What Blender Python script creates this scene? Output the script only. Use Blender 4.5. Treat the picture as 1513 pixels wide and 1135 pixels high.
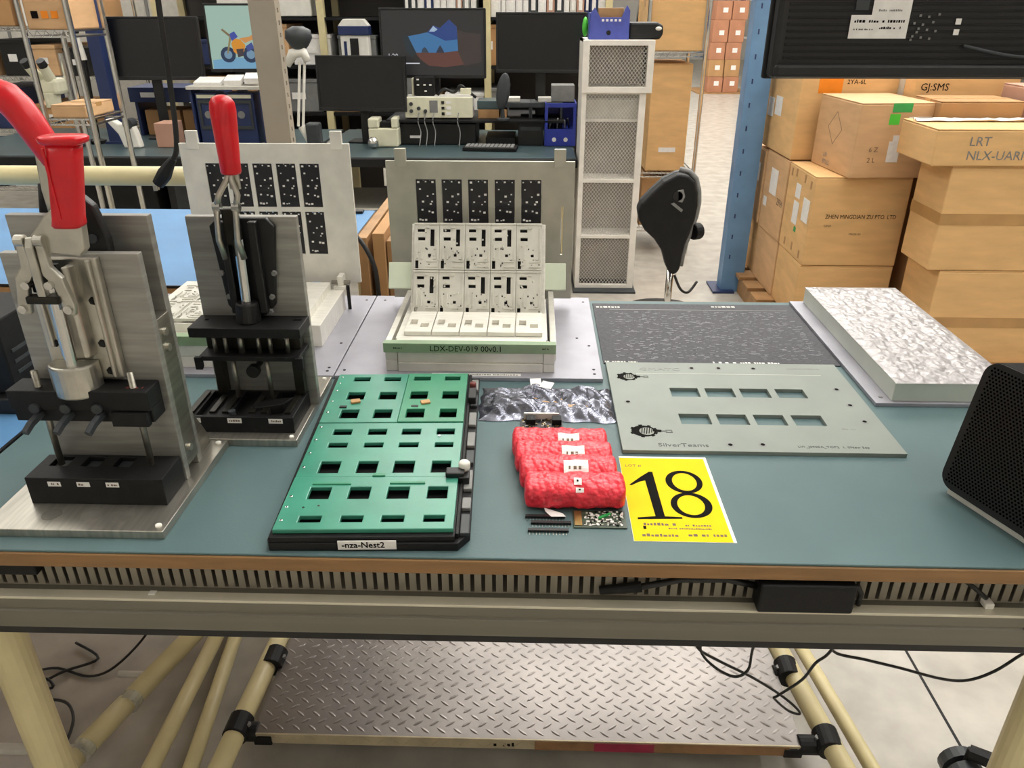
import bpy, bmesh, math, random
from mathutils import Vector, Matrix, Euler
random.seed(11)
S = bpy.context.scene
COL = S.collection
for _o in list(bpy.data.objects):
    bpy.data.objects.remove(_o)
PI = math.pi

# ------------------------------------------------------------------ camera, sky, light, exposure
cd = bpy.data.cameras.new('camera'); cam = bpy.data.objects.new('camera', cd); COL.objects.link(cam)
cd.sensor_fit = 'HORIZONTAL'; cd.sensor_width = 36.0; cd.lens = 36.0 * 1136.0 / 1513.0
cd.clip_start = 0.02; cd.clip_end = 200
cam.matrix_world = Matrix.Translation((0, 0, 1.54)) @ Matrix.Rotation(math.radians(1.6), 4, 'Z') @ Matrix.Rotation(math.radians(90 - 26.3), 4, 'X')
S.camera = cam
S.view_settings.view_transform = 'Standard'
S.view_settings.look = 'None'
S.view_settings.gamma = 1.0
S.view_settings.use_curve_mapping = False
S.view_settings.exposure = 0.0
w = bpy.data.worlds.new('world'); S.world = w; w.use_nodes = True
w.node_tree.nodes['Background'].inputs[0].default_value = (1.0, 0.97, 0.93, 1)
w.node_tree.nodes['Background'].inputs[1].default_value = 0.30
LIGHT_ROWS = [(-5.2, -2.6, 17.0), (-1.25, 6.4, 17.0), (.45, .6, 17.0), (1.9, .6, 17.0), (4.0, -2.6, 17.0)]
LIGHT_Z = 4.9
for lx, ly0, ly1 in LIGHT_ROWS:
    ld = bpy.data.lights.new('strip_light', 'AREA'); ld.shape = 'RECTANGLE'
    ld.size = 0.34; ld.size_y = ly1 - ly0; ld.energy = 12 * (ly1 - ly0); ld.color = (1.0, 0.985, 0.96)
    lo = bpy.data.objects.new('strip_light', ld); COL.objects.link(lo)
    lo.location = (lx, (ly0 + ly1) / 2, LIGHT_Z)
    lu = bpy.data.lights.new('fill_uplight', 'AREA'); lu.shape = 'RECTANGLE'      # added upward fill to brighten the ceiling and front faces
    lu.size = 0.3; lu.size_y = ly1 - ly0; lu.energy = 25 * (ly1 - ly0); lu.color = (1.0, 0.985, 0.96)
    uo = bpy.data.objects.new('fill_uplight', lu); COL.objects.link(uo)
    uo.location = (lx, (ly0 + ly1) / 2, LIGHT_Z + .10); uo.rotation_euler = (math.pi, 0, 0)

# ------------------------------------------------------------------ materials
def lin(h):
    h = h.lstrip('#'); r = []
    for i in (0, 2, 4):
        c = int(h[i:i+2], 16) / 255
        r.append(c / 12.92 if c <= .04045 else ((c + .055) / 1.055) ** 2.4)
    return (*r, 1)
def mat(name, col, rough=.5, metal=0, var=.06, scale=30, bump=0, bscale=200, emit=None, es=1, spec=None, alpha=1, stretch=None, trans=0):
    m = bpy.data.materials.new(name); m.use_nodes = True
    nt = m.node_tree; b = nt.nodes['Principled BSDF']; c = lin(col)
    b.inputs['Base Color'].default_value = c
    b.inputs['Roughness'].default_value = rough; b.inputs['Metallic'].default_value = metal
    if spec is not None: b.inputs['Specular IOR Level'].default_value = spec
    if alpha < 1: b.inputs['Alpha'].default_value = alpha
    if trans: b.inputs['Transmission Weight'].default_value = trans
    tc = nt.nodes.new('ShaderNodeTexCoord'); src = tc.outputs['Object']
    if stretch:
        mp = nt.nodes.new('ShaderNodeMapping'); mp.inputs['Scale'].default_value = stretch
        nt.links.new(src, mp.inputs[0]); src = mp.outputs[0]
    if var:
        n = nt.nodes.new('ShaderNodeTexNoise'); n.inputs['Scale'].default_value = scale; n.inputs['Detail'].default_value = 5
        nt.links.new(src, n.inputs['Vector'])
        r = nt.nodes.new('ShaderNodeValToRGB')
        lo = tuple(max(0, x * (1 - var * 2)) for x in c[:3]) + (1,); hi = tuple(min(1, x * (1 + var * 2)) for x in c[:3]) + (1,)
        r.color_ramp.elements[0].color = lo; r.color_ramp.elements[1].color = hi
        r.color_ramp.elements[0].position = .3; r.color_ramp.elements[1].position = .7
        nt.links.new(n.outputs[0], r.inputs[0]); nt.links.new(r.outputs[0], b.inputs['Base Color'])
    if bump:
        n2 = nt.nodes.new('ShaderNodeTexNoise'); n2.inputs['Scale'].default_value = bscale; n2.inputs['Detail'].default_value = 3
        nt.links.new(src, n2.inputs['Vector'])
        bp = nt.nodes.new('ShaderNodeBump'); bp.inputs['Strength'].default_value = bump; bp.inputs['Distance'].default_value = .002
        nt.links.new(n2.outputs[0], bp.inputs['Height']); nt.links.new(bp.outputs[0], b.inputs['Normal'])
    if emit:
        b.inputs['Emission Color'].default_value = lin(emit); b.inputs['Emission Strength'].default_value = es
    return m
MT = dict(
    floor=mat('floor_concrete', 'b0aaa0', .26, 0, .07, 9.0, .12, 60),
    wall=mat('wall_paint', 'd4d1ca', .7, 0, .04, 2),
    ceil=mat('ceiling_paint', 'd6d4ce', .8, 0, .04, 2),
    teal=mat('teal_esd_mat', '546b6d', .5, 0, .05, 5, .10, 400, spec=.35),
    blue=mat('blue_esd_mat', '5685b2', .5, 0, .05, 5, .1, 400),
    darkteal=mat('dark_teal_mat', '3f5053', .35, 0, .08, 6),
    wood=mat('wood_edge', '8f6b42', .5, 0, .06, 14, .1, 60, stretch=(1, 8, 8)),
    ply=mat('ply', 'a27c52', .6, 0, .10, 14),
    rail=mat('rail_aluminium', '757164', .45, .15, .03, 8, stretch=(.1, 8, 8)),
    lip=mat('rail_lip', 'd2ccb8', .4, .3, .03, 8),
    duct=mat('grey_duct_plastic', '8f887a', .5, 0, .04, 20),
    pipe=mat('ivory_coated_pipe', 'd8cb9d', .38, 0, .05, 9),
    black=mat('black_plastic', '101011', .45, 0, .15, 30),
    blackm=mat('matte_black', '141415', .55, 0, .12, 60, .15, 300, spec=.3),
    blacko=mat('black_oxide_steel', '28261f', .38, .55, .16, 40, .05, 200),
    screenoff=mat('dark_screen', '0c0d10', .25, 0, 0),
    dgrey=mat('dark_grey_plastic', '34383b', .5, 0, .08, 30),
    grey=mat('grey_plastic', '7d7d7b', .5, 0, .05, 30),
    lgrey=mat('light_grey_enamel', 'c9c6bd', .5, 0, .04, 20),
    white=mat('white_plastic', 'e6e3da', .45, 0, .03, 20),
    cream=mat('cream_enamel', 'd9d6bd', .45, 0, .03, 20),
    paper=mat('white_paper', 'efece6', .7, 0, .03, 60),
    label=mat('label_paper', 'e9e6e2', .6, 0, .03, 60),
    ink=mat('black_ink', '12110f', .8, 0, 0, spec=.08),
    greyink=mat('grey_ink', '6c5a46', .7, 0, 0),
    alum=mat('milled_aluminium', 'e6e3da', .42, .35, .05, 20, .05, 300, stretch=(1, 12, 1)),
    alumw=mat('bead_blasted_aluminium', 'a09fa8', .5, .4, .05, 12, .05, 500),
    alumg=mat('clear_anodised_plate', '848b84', .55, .2, .04, 9, .04, 500),
    steel=mat('ground_steel', '9a968c', .36, .9, .10, 8, .06, 200, stretch=(1, 1, 14)),
    steelbase=mat('brushed_steel_base', 'b2aea4', .34, .85, .08, 10, .06, 200, stretch=(14, 1, 1)),
    steeld=mat('dark_ground_steel', '9c9a94', .44, .6, .10, 8, .06, 200, stretch=(1, 1, 14)),
    cast=mat('cast_zinc', 'bdbab0', .30, .9, .06, 40, .08, 200),
    chrome=mat('chrome', 'd6d5d2', .16, 1, .03, 30),
    red=mat('red_dipped_grip', 'cf1220', .28, 0, .05, 20, .08, 60),
    green=mat('green_fr4', '3f8b75', .28, 0, .06, 14, .05, 200, spec=.7),
    greend=mat('green_fr4_dark', '348765', .34, 0, .06, 14, spec=.6),
    greenp=mat('pale_green_fr4', 'cfd8c2', .5, 0, .04, 14),
    pcb=mat('black_circuit_board', '17161a', .4, 0, .1, 60),
    pcbg=mat('dark_green_board', '3b4a3a', .4, 0, .2, 120),
    yellow=mat('yellow_card', 'eecb00', .7, 0, .02, 20, spec=.2),
    redbub=mat('red_bubble_wrap', 'e23242', .30, 0, .10, 90, .5, 230),
    bag=mat('static_shield_bag', '787a86', .20, .78, .18, 14, .15, 40),
    stencil=mat('grey_stencil_sheet', '49494e', .68, .3, .25, 160, .3, 300, stretch=(1, 5, 1)),
    bubble=mat('clear_bubble_wrap', 'aeaaab', .3, .2, .12, 70, .5, 120),
    card=mat('cardboard', 'dbb078', .8, 0, .05, 6, .1, 60, stretch=(1, 1, 4)),
    card2=mat('cardboard_pale', 'cfa67a', .8, 0, .05, 6, .1, 60, stretch=(1, 1, 4)),
    card3=mat('cardboard_dark', 'b1875a', .8, 0, .06, 6, .1, 60),
    pink=mat('cardboard_pinkish', 'b98f7a', .8, 0, .05, 6),
    tape=mat('packing_tape', 'b58b56', .35, 0, .06, 10),
    bluepost=mat('blue_rack_paint', '668db4', .45, 0, .07, 6),
    navy=mat('navy_paint', '22305a', .45, 0, .06, 10),
    bluebin=mat('blue_bin', '2a3a9c', .4, 0, .06, 20),
    bluebox=mat('violet_blue_box', '4a54a4', .45, 0, .06, 20),
    colm=mat('taupe_column', 'ada393', .45, .1, .04, 10),
    mesh=mat('white_mesh_enamel', 'e2ddd4', .5, 0, .04, 14),
    tread=mat('tread_plate', '85807d', .38, .9, .10, 4, .05, 60),
    clear=mat('clear_plastic', 'd8dcd8', .2, 0, 0, alpha=.35),
    orange=mat('orange_sticker', 'f08a12', .6, 0, .03, 20),
    lime=mat('lime_sticker', '52c83c', .6, 0, .04, 20),
    dgreen=mat('green_tape', '2da050', .4, 0, .04, 20),
    alumd=mat('dull_aluminium', 'b3b1a3', .42, .5, .05, 20, .05, 300, stretch=(1, 12, 1)),
    tray=mat('tray_aluminium', 'c9cec5', .45, .3, .04, 12),
    tile=mat('bright_nickel', 'd9d7cd', .38, .35, .05, 30),
    gold=mat('gold_contacts', 'a8905a', .35, .8, .1, 100),
    lamp=mat('tube_light', 'ffffff', .5, 0, 0, emit='fff3e2', es=6),
)

def voronoi_bump(m, scale, strength):
    nt = m.node_tree; b = nt.nodes['Principled BSDF']
    tc = nt.nodes.new('ShaderNodeTexCoord'); v = nt.nodes.new('ShaderNodeTexVoronoi'); v.inputs['Scale'].default_value = scale
    bp = nt.nodes.new('ShaderNodeBump'); bp.inputs['Strength'].default_value = strength; bp.inputs['Distance'].default_value = .003; bp.invert = True
    nt.links.new(tc.outputs['Object'], v.inputs['Vector']); nt.links.new(v.outputs['Distance'], bp.inputs['Height']); nt.links.new(bp.outputs[0], b.inputs['Normal'])
voronoi_bump(MT['redbub'], 150, .55); voronoi_bump(MT['bubble'], 95, .5)
MT['flange'] = mat('pale_flange', 'b9ad92', .4, .35, .08, 20)

# ------------------------------------------------------------------ geometry helpers
XF = {}
class MB:
    def __init__(s): s.bm = bmesh.new()
    def _add(s, verts, faces):
        v = [s.bm.verts.new(p) for p in verts]
        for f in faces:
            try: s.bm.faces.new([v[i] for i in f])
            except ValueError: pass
        return v
    def box(s, a, b, M=None):
        x0, y0, z0 = a; x1, y1, z1 = b
        P = [Vector(p) for p in ((x0,y0,z0),(x1,y0,z0),(x1,y1,z0),(x0,y1,z0),(x0,y0,z1),(x1,y0,z1),(x1,y1,z1),(x0,y1,z1))]
        if M is not None: P = [M @ p for p in P]
        s._add(P, ((3,2,1,0),(4,5,6,7),(0,1,5,4),(1,2,6,5),(2,3,7,6),(3,0,4,7)))
        return s
    def cbox(s, c, d, rz=0, rx=0, ry=0):
        M = Matrix.Translation(c) @ Euler((rx, ry, rz)).to_matrix().to_4x4()
        return s.box((-d[0]/2,-d[1]/2,-d[2]/2), (d[0]/2,d[1]/2,d[2]/2), M)
    def rings(s, R, cap=True, closed=False):
        V = [[s.bm.verts.new(p) for p in r] for r in R]; n = len(R[0])
        for i in range(len(V) - 1 + (1 if closed else 0)):
            a, b = V[i], V[(i+1) % len(V)]
            for j in range(n): s.bm.faces.new((a[j], a[(j+1) % n], b[(j+1) % n], b[j]))
        if cap and not closed:
            s.bm.faces.new(list(reversed(V[0]))); s.bm.faces.new(V[-1])
        return s
    def cyl(s, p0, p1, r, r2=None, n=16):
        return s.tube([p0, p1], [r, r if r2 is None else r2], n)
    def tube(s, pts, r, n=8, sq=None):
        pts = [Vector(p) for p in pts]; k = len(pts)
        rr = r if isinstance(r, (list, tuple)) else [r] * k
        R = []; prev = None
        for i, p in enumerate(pts):
            d = (pts[min(i+1, k-1)] - pts[max(i-1, 0)]).normalized()
            if prev is None:
                u = d.orthogonal().normalized() if sq is None else (Vector(sq) - d * d.dot(Vector(sq))).normalized()
            else: u = (prev - d * prev.dot(d)).normalized()
            prev = u; v = d.cross(u)
            R.append([p + (u * math.cos(2*PI*j/n) + v * math.sin(2*PI*j/n)) * rr[i] for j in range(n)])
        return s.rings(R)
    def lathe(s, c, prof, n=20, M=None):
        R = []
        for r, z in prof:
            ring = [Vector((r*math.cos(2*PI*j/n), r*math.sin(2*PI*j/n), z)) for j in range(n)]
            if M is not None: ring = [M @ p for p in ring]
            R.append([Vector(c) + p for p in ring])
        return s.rings(R)
    def prism(s, poly, axis, lo, hi, M=None):
        def P(u, v, t):
            p = Vector({'x': (t, u, v), 'y': (u, t, v), 'z': (u, v, t)}[axis])
            return M @ p if M is not None else p
        return s.rings([[P(u, v, lo) for u, v in poly], [P(u, v, hi) for u, v in poly]])
    def ball(s, c, r, nu=12, nv=8, M=None):
        if not isinstance(r, (tuple, list)): r = (r, r, r)
        R = []
        for i in range(nv + 1):
            t = PI * (i + .02) / (nv + .04)
            ring = [Vector((r[0]*math.sin(t)*math.cos(2*PI*j/nu), r[1]*math.sin(t)*math.sin(2*PI*j/nu), -r[2]*math.cos(t))) for j in range(nu)]
            if M is not None: ring = [M @ p for p in ring]
            R.append([Vector(c) + p for p in ring])
        return s.rings(R)
    def plate(s, u0, u1, v0, v1, t0, t1, holes=(), M=None, axis='z'):
        """flat plate in (u,v) of thickness t0..t1 with true rectangular openings"""
        us = sorted({u0, u1, *[min(max(h[0],u0),u1) for h in holes], *[min(max(h[1],u0),u1) for h in holes]})
        vs = sorted({v0, v1, *[min(max(h[2],v0),v1) for h in holes], *[min(max(h[3],v0),v1) for h in holes]})
        nu, nv = len(us)-1, len(vs)-1
        def full(i, j):
            if i < 0 or j < 0 or i >= nu or j >= nv: return False
            cu, cv = (us[i]+us[i+1])/2, (vs[j]+vs[j+1])/2
            return not any(h[0] < cu < h[1] and h[2] < cv < h[3] for h in holes)
        cache = {}
        def V(i, j, k):
            if (i,j,k) not in cache:
                u, v, t = us[i], vs[j], (t0, t1)[k]
                p = Vector((u, v, t)) if axis == 'z' else (Vector((u, t, v)) if axis == 'y' else Vector((t, u, v)))
                if M is not None: p = M @ p
                cache[(i,j,k)] = s.bm.verts.new(p)
            return cache[(i,j,k)]
        F = s.bm.faces.new
        for i in range(nu):
            for j in range(nv):
                if not full(i, j): continue
                F((V(i,j,1),V(i+1,j,1),V(i+1,j+1,1),V(i,j+1,1))); F((V(i,j+1,0),V(i+1,j+1,0),V(i+1,j,0),V(i,j,0)))
                if not full(i-1,j): F((V(i,j,0),V(i,j,1),V(i,j+1,1),V(i,j+1,0)))
                if not full(i+1,j): F((V(i+1,j+1,0),V(i+1,j+1,1),V(i+1,j,1),V(i+1,j,0)))
                if not full(i,j-1): F((V(i+1,j,0),V(i+1,j,1),V(i,j,1),V(i,j,0)))
                if not full(i,j+1): F((V(i,j+1,0),V(i,j+1,1),V(i+1,j+1,1),V(i+1,j+1,0)))
        return s
    def surf(s, nu, nv, f, closed_u=False):
        V = [[s.bm.verts.new(f(i/nu, j/nv)) for j in range(nv+1)] for i in range(nu + (0 if closed_u else 1))]
        n = len(V)
        for i in range(nu):
            for j in range(nv):
                s.bm.faces.new((V[i][j], V[(i+1) % n][j], V[(i+1) % n][j+1], V[i][j+1]))
        return s
    def build(s, name, m, parent=None, bevel=0, smooth=False, local=False, seg=2):
        bm = s.bm
        bmesh.ops.recalc_face_normals(bm, faces=bm.faces[:])
        if parent is not None and not local: bm.transform(XF[parent.name].inverted())
        loc = Vector((0, 0, 0))
        if parent is None and bm.verts:
            xs = [v.co.x for v in bm.verts]; ys = [v.co.y for v in bm.verts]; zs = [v.co.z for v in bm.verts]
            loc = Vector(((min(xs)+max(xs))/2, (min(ys)+max(ys))/2, min(zs)))
            bm.transform(Matrix.Translation(-loc))
        me = bpy.data.meshes.new(name); bm.to_mesh(me); bm.free()
        me.materials.append(MT[m] if isinstance(m, str) else m)
        if smooth:
            for p in me.polygons: p.use_smooth = True
        o = bpy.data.objects.new(name, me); COL.objects.link(o)
        if parent is not None: o.parent = parent; XF[o.name] = XF[parent.name].copy()
        else: o.location = loc; XF[o.name] = Matrix.Translation(loc)
        if bevel:
            b = o.modifiers.new('bevel', 'BEVEL'); b.width = bevel; b.segments = seg; b.limit_method = 'ANGLE'
            if seg > 1:
                for p in me.polygons: p.use_smooth = False
        return o
def tag(o, label, cat, group=None, kind=None):
    if label: o['label'] = label
    if cat: o['category'] = cat
    if group: o['group'] = group
    if kind: o['kind'] = kind
    return o
def thing(name, label, cat, loc, rz=0, group=None):
    o = bpy.data.objects.new(name, None); COL.objects.link(o); o.empty_display_size = .05
    o.location = loc; o.rotation_euler = (0, 0, rz)
    XF[o.name] = Matrix.Translation(loc) @ Matrix.Rotation(rz, 4, 'Z')
    return tag(o, label, cat, group)
def struct(name, mb, m, **k):
    o = mb.build(name, m, **k); o['kind'] = 'structure'; return o
def copy_tree(o, parent=None):
    c = o.copy(); COL.objects.link(c)
    if parent is not None: c.parent = parent
    XF[c.name] = XF[o.name].copy()
    for ch in list(o.children): copy_tree(ch, c)
    return c
def txt(s, p, size, m, parent, right=(1,0,0), up=(0,0,1), name='lettering', ext=.0002, bold=0, sx=1, local=False, align='LEFT'):
    fc = bpy.data.curves.new(name, 'FONT'); fc.body = s; fc.size = size; fc.extrude = ext; fc.offset = bold
    fc.align_x = align; fc.resolution_u = 2
    fc.materials.append(MT[m])
    t = bpy.data.objects.new('type_tmp', fc); COL.objects.link(t)
    dg = bpy.context.evaluated_depsgraph_get()
    me = bpy.data.meshes.new_from_object(t.evaluated_get(dg)); me.name = name
    bpy.data.objects.remove(t); bpy.data.curves.remove(fc)
    if not me.materials: me.materials.append(MT[m])
    o = bpy.data.objects.new(name, me); COL.objects.link(o)
    r = Vector(right).normalized(); u = Vector(up).normalized(); n = r.cross(u).normalized(); u = n.cross(r)
    M = Matrix(((r.x*sx,u.x,n.x,p[0]),(r.y*sx,u.y,n.y,p[1]),(r.z*sx,u.z,n.z,p[2]),(0,0,0,1)))
    if parent is not None:
        o.parent = parent
        if not local: M = XF[parent.name].inverted() @ M
    o.matrix_local = M
    XF[o.name] = Matrix.Identity(4)
    return o
def scribble(x0, x1, y, h, z, parent, m='ink', name='fine_print', axis='z', words=6):
    """small unreadable print: a run of tiny dashes"""
    mb = MB(); x = x0
    rnd = random.Random(int(x0*1e4 + y*1e3))
    while x < x1:
        d = h * rnd.uniform(.35, .9)
        hh = h * rnd.uniform(.6, 1)
        if rnd.random() < .85:
            if axis == 'z': mb.box((x, y, z), (min(x+d, x1), y+hh, z+.0002))
            elif axis == 'y': mb.box((x, z-.0002, y), (min(x+d, x1), z, y+hh))
            else: mb.box((z-.0002, x, y), (z, min(x+d, x1), y+hh))
        x += d + h * .25
    o = mb.build(name, m, parent); return o

# ------------------------------------------------------------------ the hall
struct('floor', MB().box((-16, -3, -.1), (16, 26, 0)), 'floor')
struct('wall_back', MB().box((-16, 26, 0), (16, 26.2, 6)), 'wall')
struct('wall_left', MB().box((-16.2, -3, 0), (-16, 26.2, 6)), 'wall')
struct('wall_right', MB().box((16, -3, 0), (16.2, 26.2, 6)), 'wall')
struct('wall_front', MB().box((-16.2, -3.2, 0), (16.2, -3, 6)), 'wall')
struct('ceiling', MB().box((-16.2, -3.2, 6), (16.2, 26.2, 6.2)), 'ceil')
struct('trim_1', MB().box((1.0, .3, 0), (1.007, 3.0, .0006)), 'blackm')
struct('trim_2', MB().prism([(2.05, 8.2), (2.11, 8.2), (2.75, 5.6), (2.69, 5.6)], 'z', 0, .0006), mat('floor_line', 'cdb06a', .6, 0, .05, 5))
for lx, ly0, ly1 in LIGHT_ROWS:
    h = thing('ceiling_light', 'long ceiling strip light, the %s of the five rows from the left' % {-5.2: 'first', -1.25: 'second', .45: 'third', 1.9: 'fourth', 4.0: 'last'}[lx], 'light', (lx, (ly0+ly1)/2, LIGHT_Z + .01), 0, 'ceiling strip lights')
    MB().box((lx-.19, ly0, LIGHT_Z+.012), (lx+.19, ly1, LIGHT_Z+.09)).build('housing', 'white', h)
    MB().box((lx-.012, ly0+1, LIGHT_Z+.09), (lx+.012, ly0+1.02, 6)).build('hanger', 'grey', h)
    MB().box((lx-.012, ly1-1, LIGHT_Z+.09), (lx+.012, ly1-.98, 6)).build('hanger', 'grey', h)

# ------------------------------------------------------------------ front workbench
BX0, BX1, BY0, BY1 = -.842, .842, .785, 1.765
wb = thing('workbench', 'pipe frame workbench with grey rail and tan edged top carrying the presses', 'workbench', (0, 1.25, 0))
MB().box((BX0, BY0, .874), (BX1, BY1, .896)).build('tabletop', 'wood', wb, .002)
rl = MB().prism([(.785,.820),(.785,.803),(.7875,.802),(.7875,.798),(.785,.797),(.785,.768),(.83,.768),(.83,.820)], 'x', BX0-.2, BX1+.03).build('front_rail', 'rail', wb, .0012)
MB().box((BX0-.2, .7845, .8185), (BX1+.03, .801, .8225)).build('rail_lip', 'lip', rl, .0008)
MB().box((BX0-.2, .795, .747), (BX1+.03, .825, .768)).build('under_bar', 'black', wb, .001)
# slotted cable duct behind the rail
MB().box((BX0, .812, .8205), (BX1, .86, .8225)).build('cable_duct', 'duct', wb)
MB().box((BX0, .812, .853), (BX1, .86, .868)).build('duct_cover', 'duct', wb, .001)
MB().box((BX0, .855, .8225), (BX1, .86, .853)).build('duct_back', 'black', wb)
MB().box((BX0, .83, .868), (BX1, .85, .874)).build('bearer', 'ply', wb)
fing = None
n = int((BX1 - BX0) / .0147)
for i in range(n):
    x = BX0 + .004 + i * .0147
    if fing is None:
        fing = MB().box((x, .812, .8225), (x + .0092, .8135, .853)).build('duct_finger', 'duct', wb)
    else:
        c = fing.copy(); COL.objects.link(c); c.parent = wb; c.location.x = fing.location.x + i * .0147
for lx in (-.80, .782):
    for ly in (.862, 1.70):
        MB().cyl((lx, ly, .012), (lx, ly, .874), .029, n=20).build('leg', 'pipe', wb, smooth=False)
        MB().lathe((lx, ly, 0), [(.032, 0), (.034, .006), (.030, .014), (.030, .03)], 16).build('foot', 'blackm', wb)
    MB().cyl((lx, .862, .70), (lx, 1.70, .70), .02, n=16).build('side_pipe', 'pipe', wb)
for (xa, ya, xb, yb) in ((-.655, .85, -.615, 1.75), (.70, .85, .585, 1.75)):
    MB().cyl((xa, ya, .1), (xb, yb, .1), .023, n=16).build('shelf_pipe', 'pipe', wb, smooth=True)
for (xa, ya, xb, yb) in ((-.700, .85, -.79, 1.75), (.785, .85, .665, 1.75)):
    MB().cyl((xa, ya, .06), (xb, yb, .06), .017, n=16).build('lower_pipe', 'pipe', wb, smooth=True)
MB().cyl((-.81, .85, .06), (-.815, 1.75, .06), .019, n=16).build('lower_pipe', 'pipe', wb, smooth=True)
for k, (ya, yb) in enumerate(((.95, 1.12), (1.14, 1.26), (1.275, 1.75))):
    xa, xb = -1.035 + (ya-.95)*.31, -1.035 + (yb-.95)*.31
    MB().cyl((xa, ya, .07), (xb, yb, .07), .024, n=16).build('outer_pipe', 'pipe', wb, smooth=True)
    if k: MB().cyl((xa, ya-.022, .07), (xa+.002, ya+.002, .07), .0255, n=16).build('clear_tape_wrap', 'clear', wb)
for z in (.07,):
    MB().cyl((-1.20, 1.13, z), (-.985, 1.13, z), .012, n=12).build('cross_pipe', 'lgrey', wb)
    MB().cyl((-1.0, 1.345, z), (-.915, 1.345, z), .008, n=12).build('cross_pipe', 'lgrey', wb)

# lower shelf: raised-lug tread plate held by black pipe clamps
sh = thing('lower_shelf', 'raised lug tread plate shelf under the workbench', 'shelf', (0, 1.4, .09))
SX0, SX1, SY0, SY1 = -.603, .598, 1.163, 1.74
MB().box((SX0, SY0, .094), (SX1, SY1, .1)).build('tread_plate', 'tread', sh)
MB().box((SX0, SY0-.004, .072), (SX1, SY0, .1005)).build('front_flange', 'flange', sh, .0008)
MB().box((SX0+.62, SY0-.0055, .073), (SX1-.03, SY0-.004, .0985)).build('brown_edge_tape', mat('brown_tape', '8d6a48', .35, .2, .12, 30), sh)
MB().box((SX0+.75, SY0-.0062, .073), (SX0+.88, SY0-.0055, .0985)).build('red_edge_tape', mat('maroon_tape', '8e1f3c', .35, 0, .1, 30), sh)
scribble(SX0+.53, SX0+.575, .08, .012, SY0-.0041, sh, 'ink', 'edge_marking', 'y')
lug = MB()
def add_lug(mb, x, y, a, L=.0135, W=.0036, H=.0007):
    ca, sa = math.cos(a), math.sin(a)
    P = [(-L,0,0),(-L*.4,-W,0),(L*.4,-W,0),(L,0,0),(L*.4,W,0),(-L*.4,W,0),(-L*.5,0,H),(L*.5,0,H)]
    V = [(x + px*ca - py*sa, y + px*sa + py*ca, .1 + pz) for px, py, pz in P]
    mb._add(V, ((0,1,6),(1,2,7,6),(2,3,7),(3,4,7),(4,5,6,7),(5,0,6)))
iy = 0; y = SY0 + .016
while y < SY1 - .01:
    ix = 0; x = SX0 + .018 + (.018 if iy % 2 else 0)
    while x < SX1 - .01:
        add_lug(lug, x, y, (PI/5 if iy % 2 else -PI/5)); x += .036; ix += 1
    y += .0185; iy += 1
tag(lug.build('tread_lugs', 'tread', sh), None, None, kind='stuff')
fl = MB(); x = SX0 + .014; ix = 0
while x < SX1:
    a = PI/4 if ix % 2 else -PI/4
    fl.cbox((x, SY0-.0044, .086), (.022, .0014, .004), ry=-a); x += .030; ix += 1
tag(fl.build('flange_lugs', 'flange', sh), None, None, kind='stuff')
for sx, xp in ((-1, -.64), (1, .655)):
    for cy in (1.175, 1.372):
        xe = SX0 if sx < 0 else SX1
        xq = xp + (.02 if sx < 0 else -.03) * (cy - 1.175) / .2
        k = MB().cyl((xe - sx*.006, cy, .088), (xq, cy, .088), .021, n=16)
        k.box((min(xe, xe - sx*.04), cy-.02, .069), (max(xe, xe - sx*.04), cy+.02, .0935))
        o = k.build('pipe_clamp', 'blackm', sh, .002)
        MB().cyl((xq - .001, cy - .026, .1), (xq, cy + .026, .1), .0275, n=18).build('clamp_collar', 'blackm', o, .002)
        MB().cyl((xq - sx*.024, cy, .108), (xq - sx*.024, cy, .114), .006, n=6).build('clamp_bolt', 'grey', o)

# teal mat
mt = MB().box((BX0, BY0+.002, .896), (BX1, BY1-.012, .900)).build('bench_mat', 'teal', None, .0015)
tag(mt, 'teal anti-static mat covering the front workbench top', 'mat')

# ------------------------------------------------------------------ toggle presses
def screw(p, n, r, parent, m='alum', h=.003, name='screw'):
    p = Vector(p); n = Vector(n).normalized()
    return MB().tube([p, p + n*h*.7, p + n*h], [r, r, r*.75], 10).build(name, m, parent)
def tape_label(x, y, z, parent, ww=.017, hh=.0085):
    o = MB().box((x-ww/2, y-.0004, z-hh/2), (x+ww/2, y, z+hh/2)).build('label_strip', 'label', parent)
    scribble(x-ww*.38, x+ww*.38, z-.0015, .0035, y-.0004, o, 'greyink', 'fine_print', 'y')

# press with the silver clamp (nearer)
p1 = thing('toggle_press', 'nearest press at left, silver toggle clamp with two red handles on twin steel plates', 'press', (-.61, .934, .9))
MB().box((-.735, .814, .9), (-.486, 1.054, .9125)).build('base_plate', 'steelbase', p1, .001)
for sx, sy in ((-.497, .826), (-.497, 1.043), (-.724, 1.043)):
    screw((sx, sy, .9125), (0, 0, 1), .0045, p1, 'white', .003, 'corner_button')
for i, (sx, rr) in enumerate(((-.655, .013), (-.60, .014), (-.555, .014))):
    MB().lathe((sx, .848, .9125), [(rr, 0), (rr, .0003)], 20).build('worn_spot', mat('smudged_steel%d' % i, '8a867e', .5, .8, .12, 40), p1)
nb = MB().plate(-.697, -.505, .873, .935, .9125, .955, [(-.68, -.655, .905, .93), (-.635, -.61, .905, .93), (-.59, -.565, .905, .93)]).build('nest_block', 'blackm', p1, .001)
for x in (-.645, -.608, -.571): tape_label(x - .012 + (x + .645) * .1, .873, .9455, nb, .018, .0075)
for x in (-.668, -.622, -.577):
    MB().box((x-.011, .906, .9125), (x+.011, .929, .949)).build('nest_insert', 'dgrey', p1, .001)
MB().box((-.683, .937, .9125), (-.503, .949, 1.255)).build('front_plate', 'steeld', p1, .0012)
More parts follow.
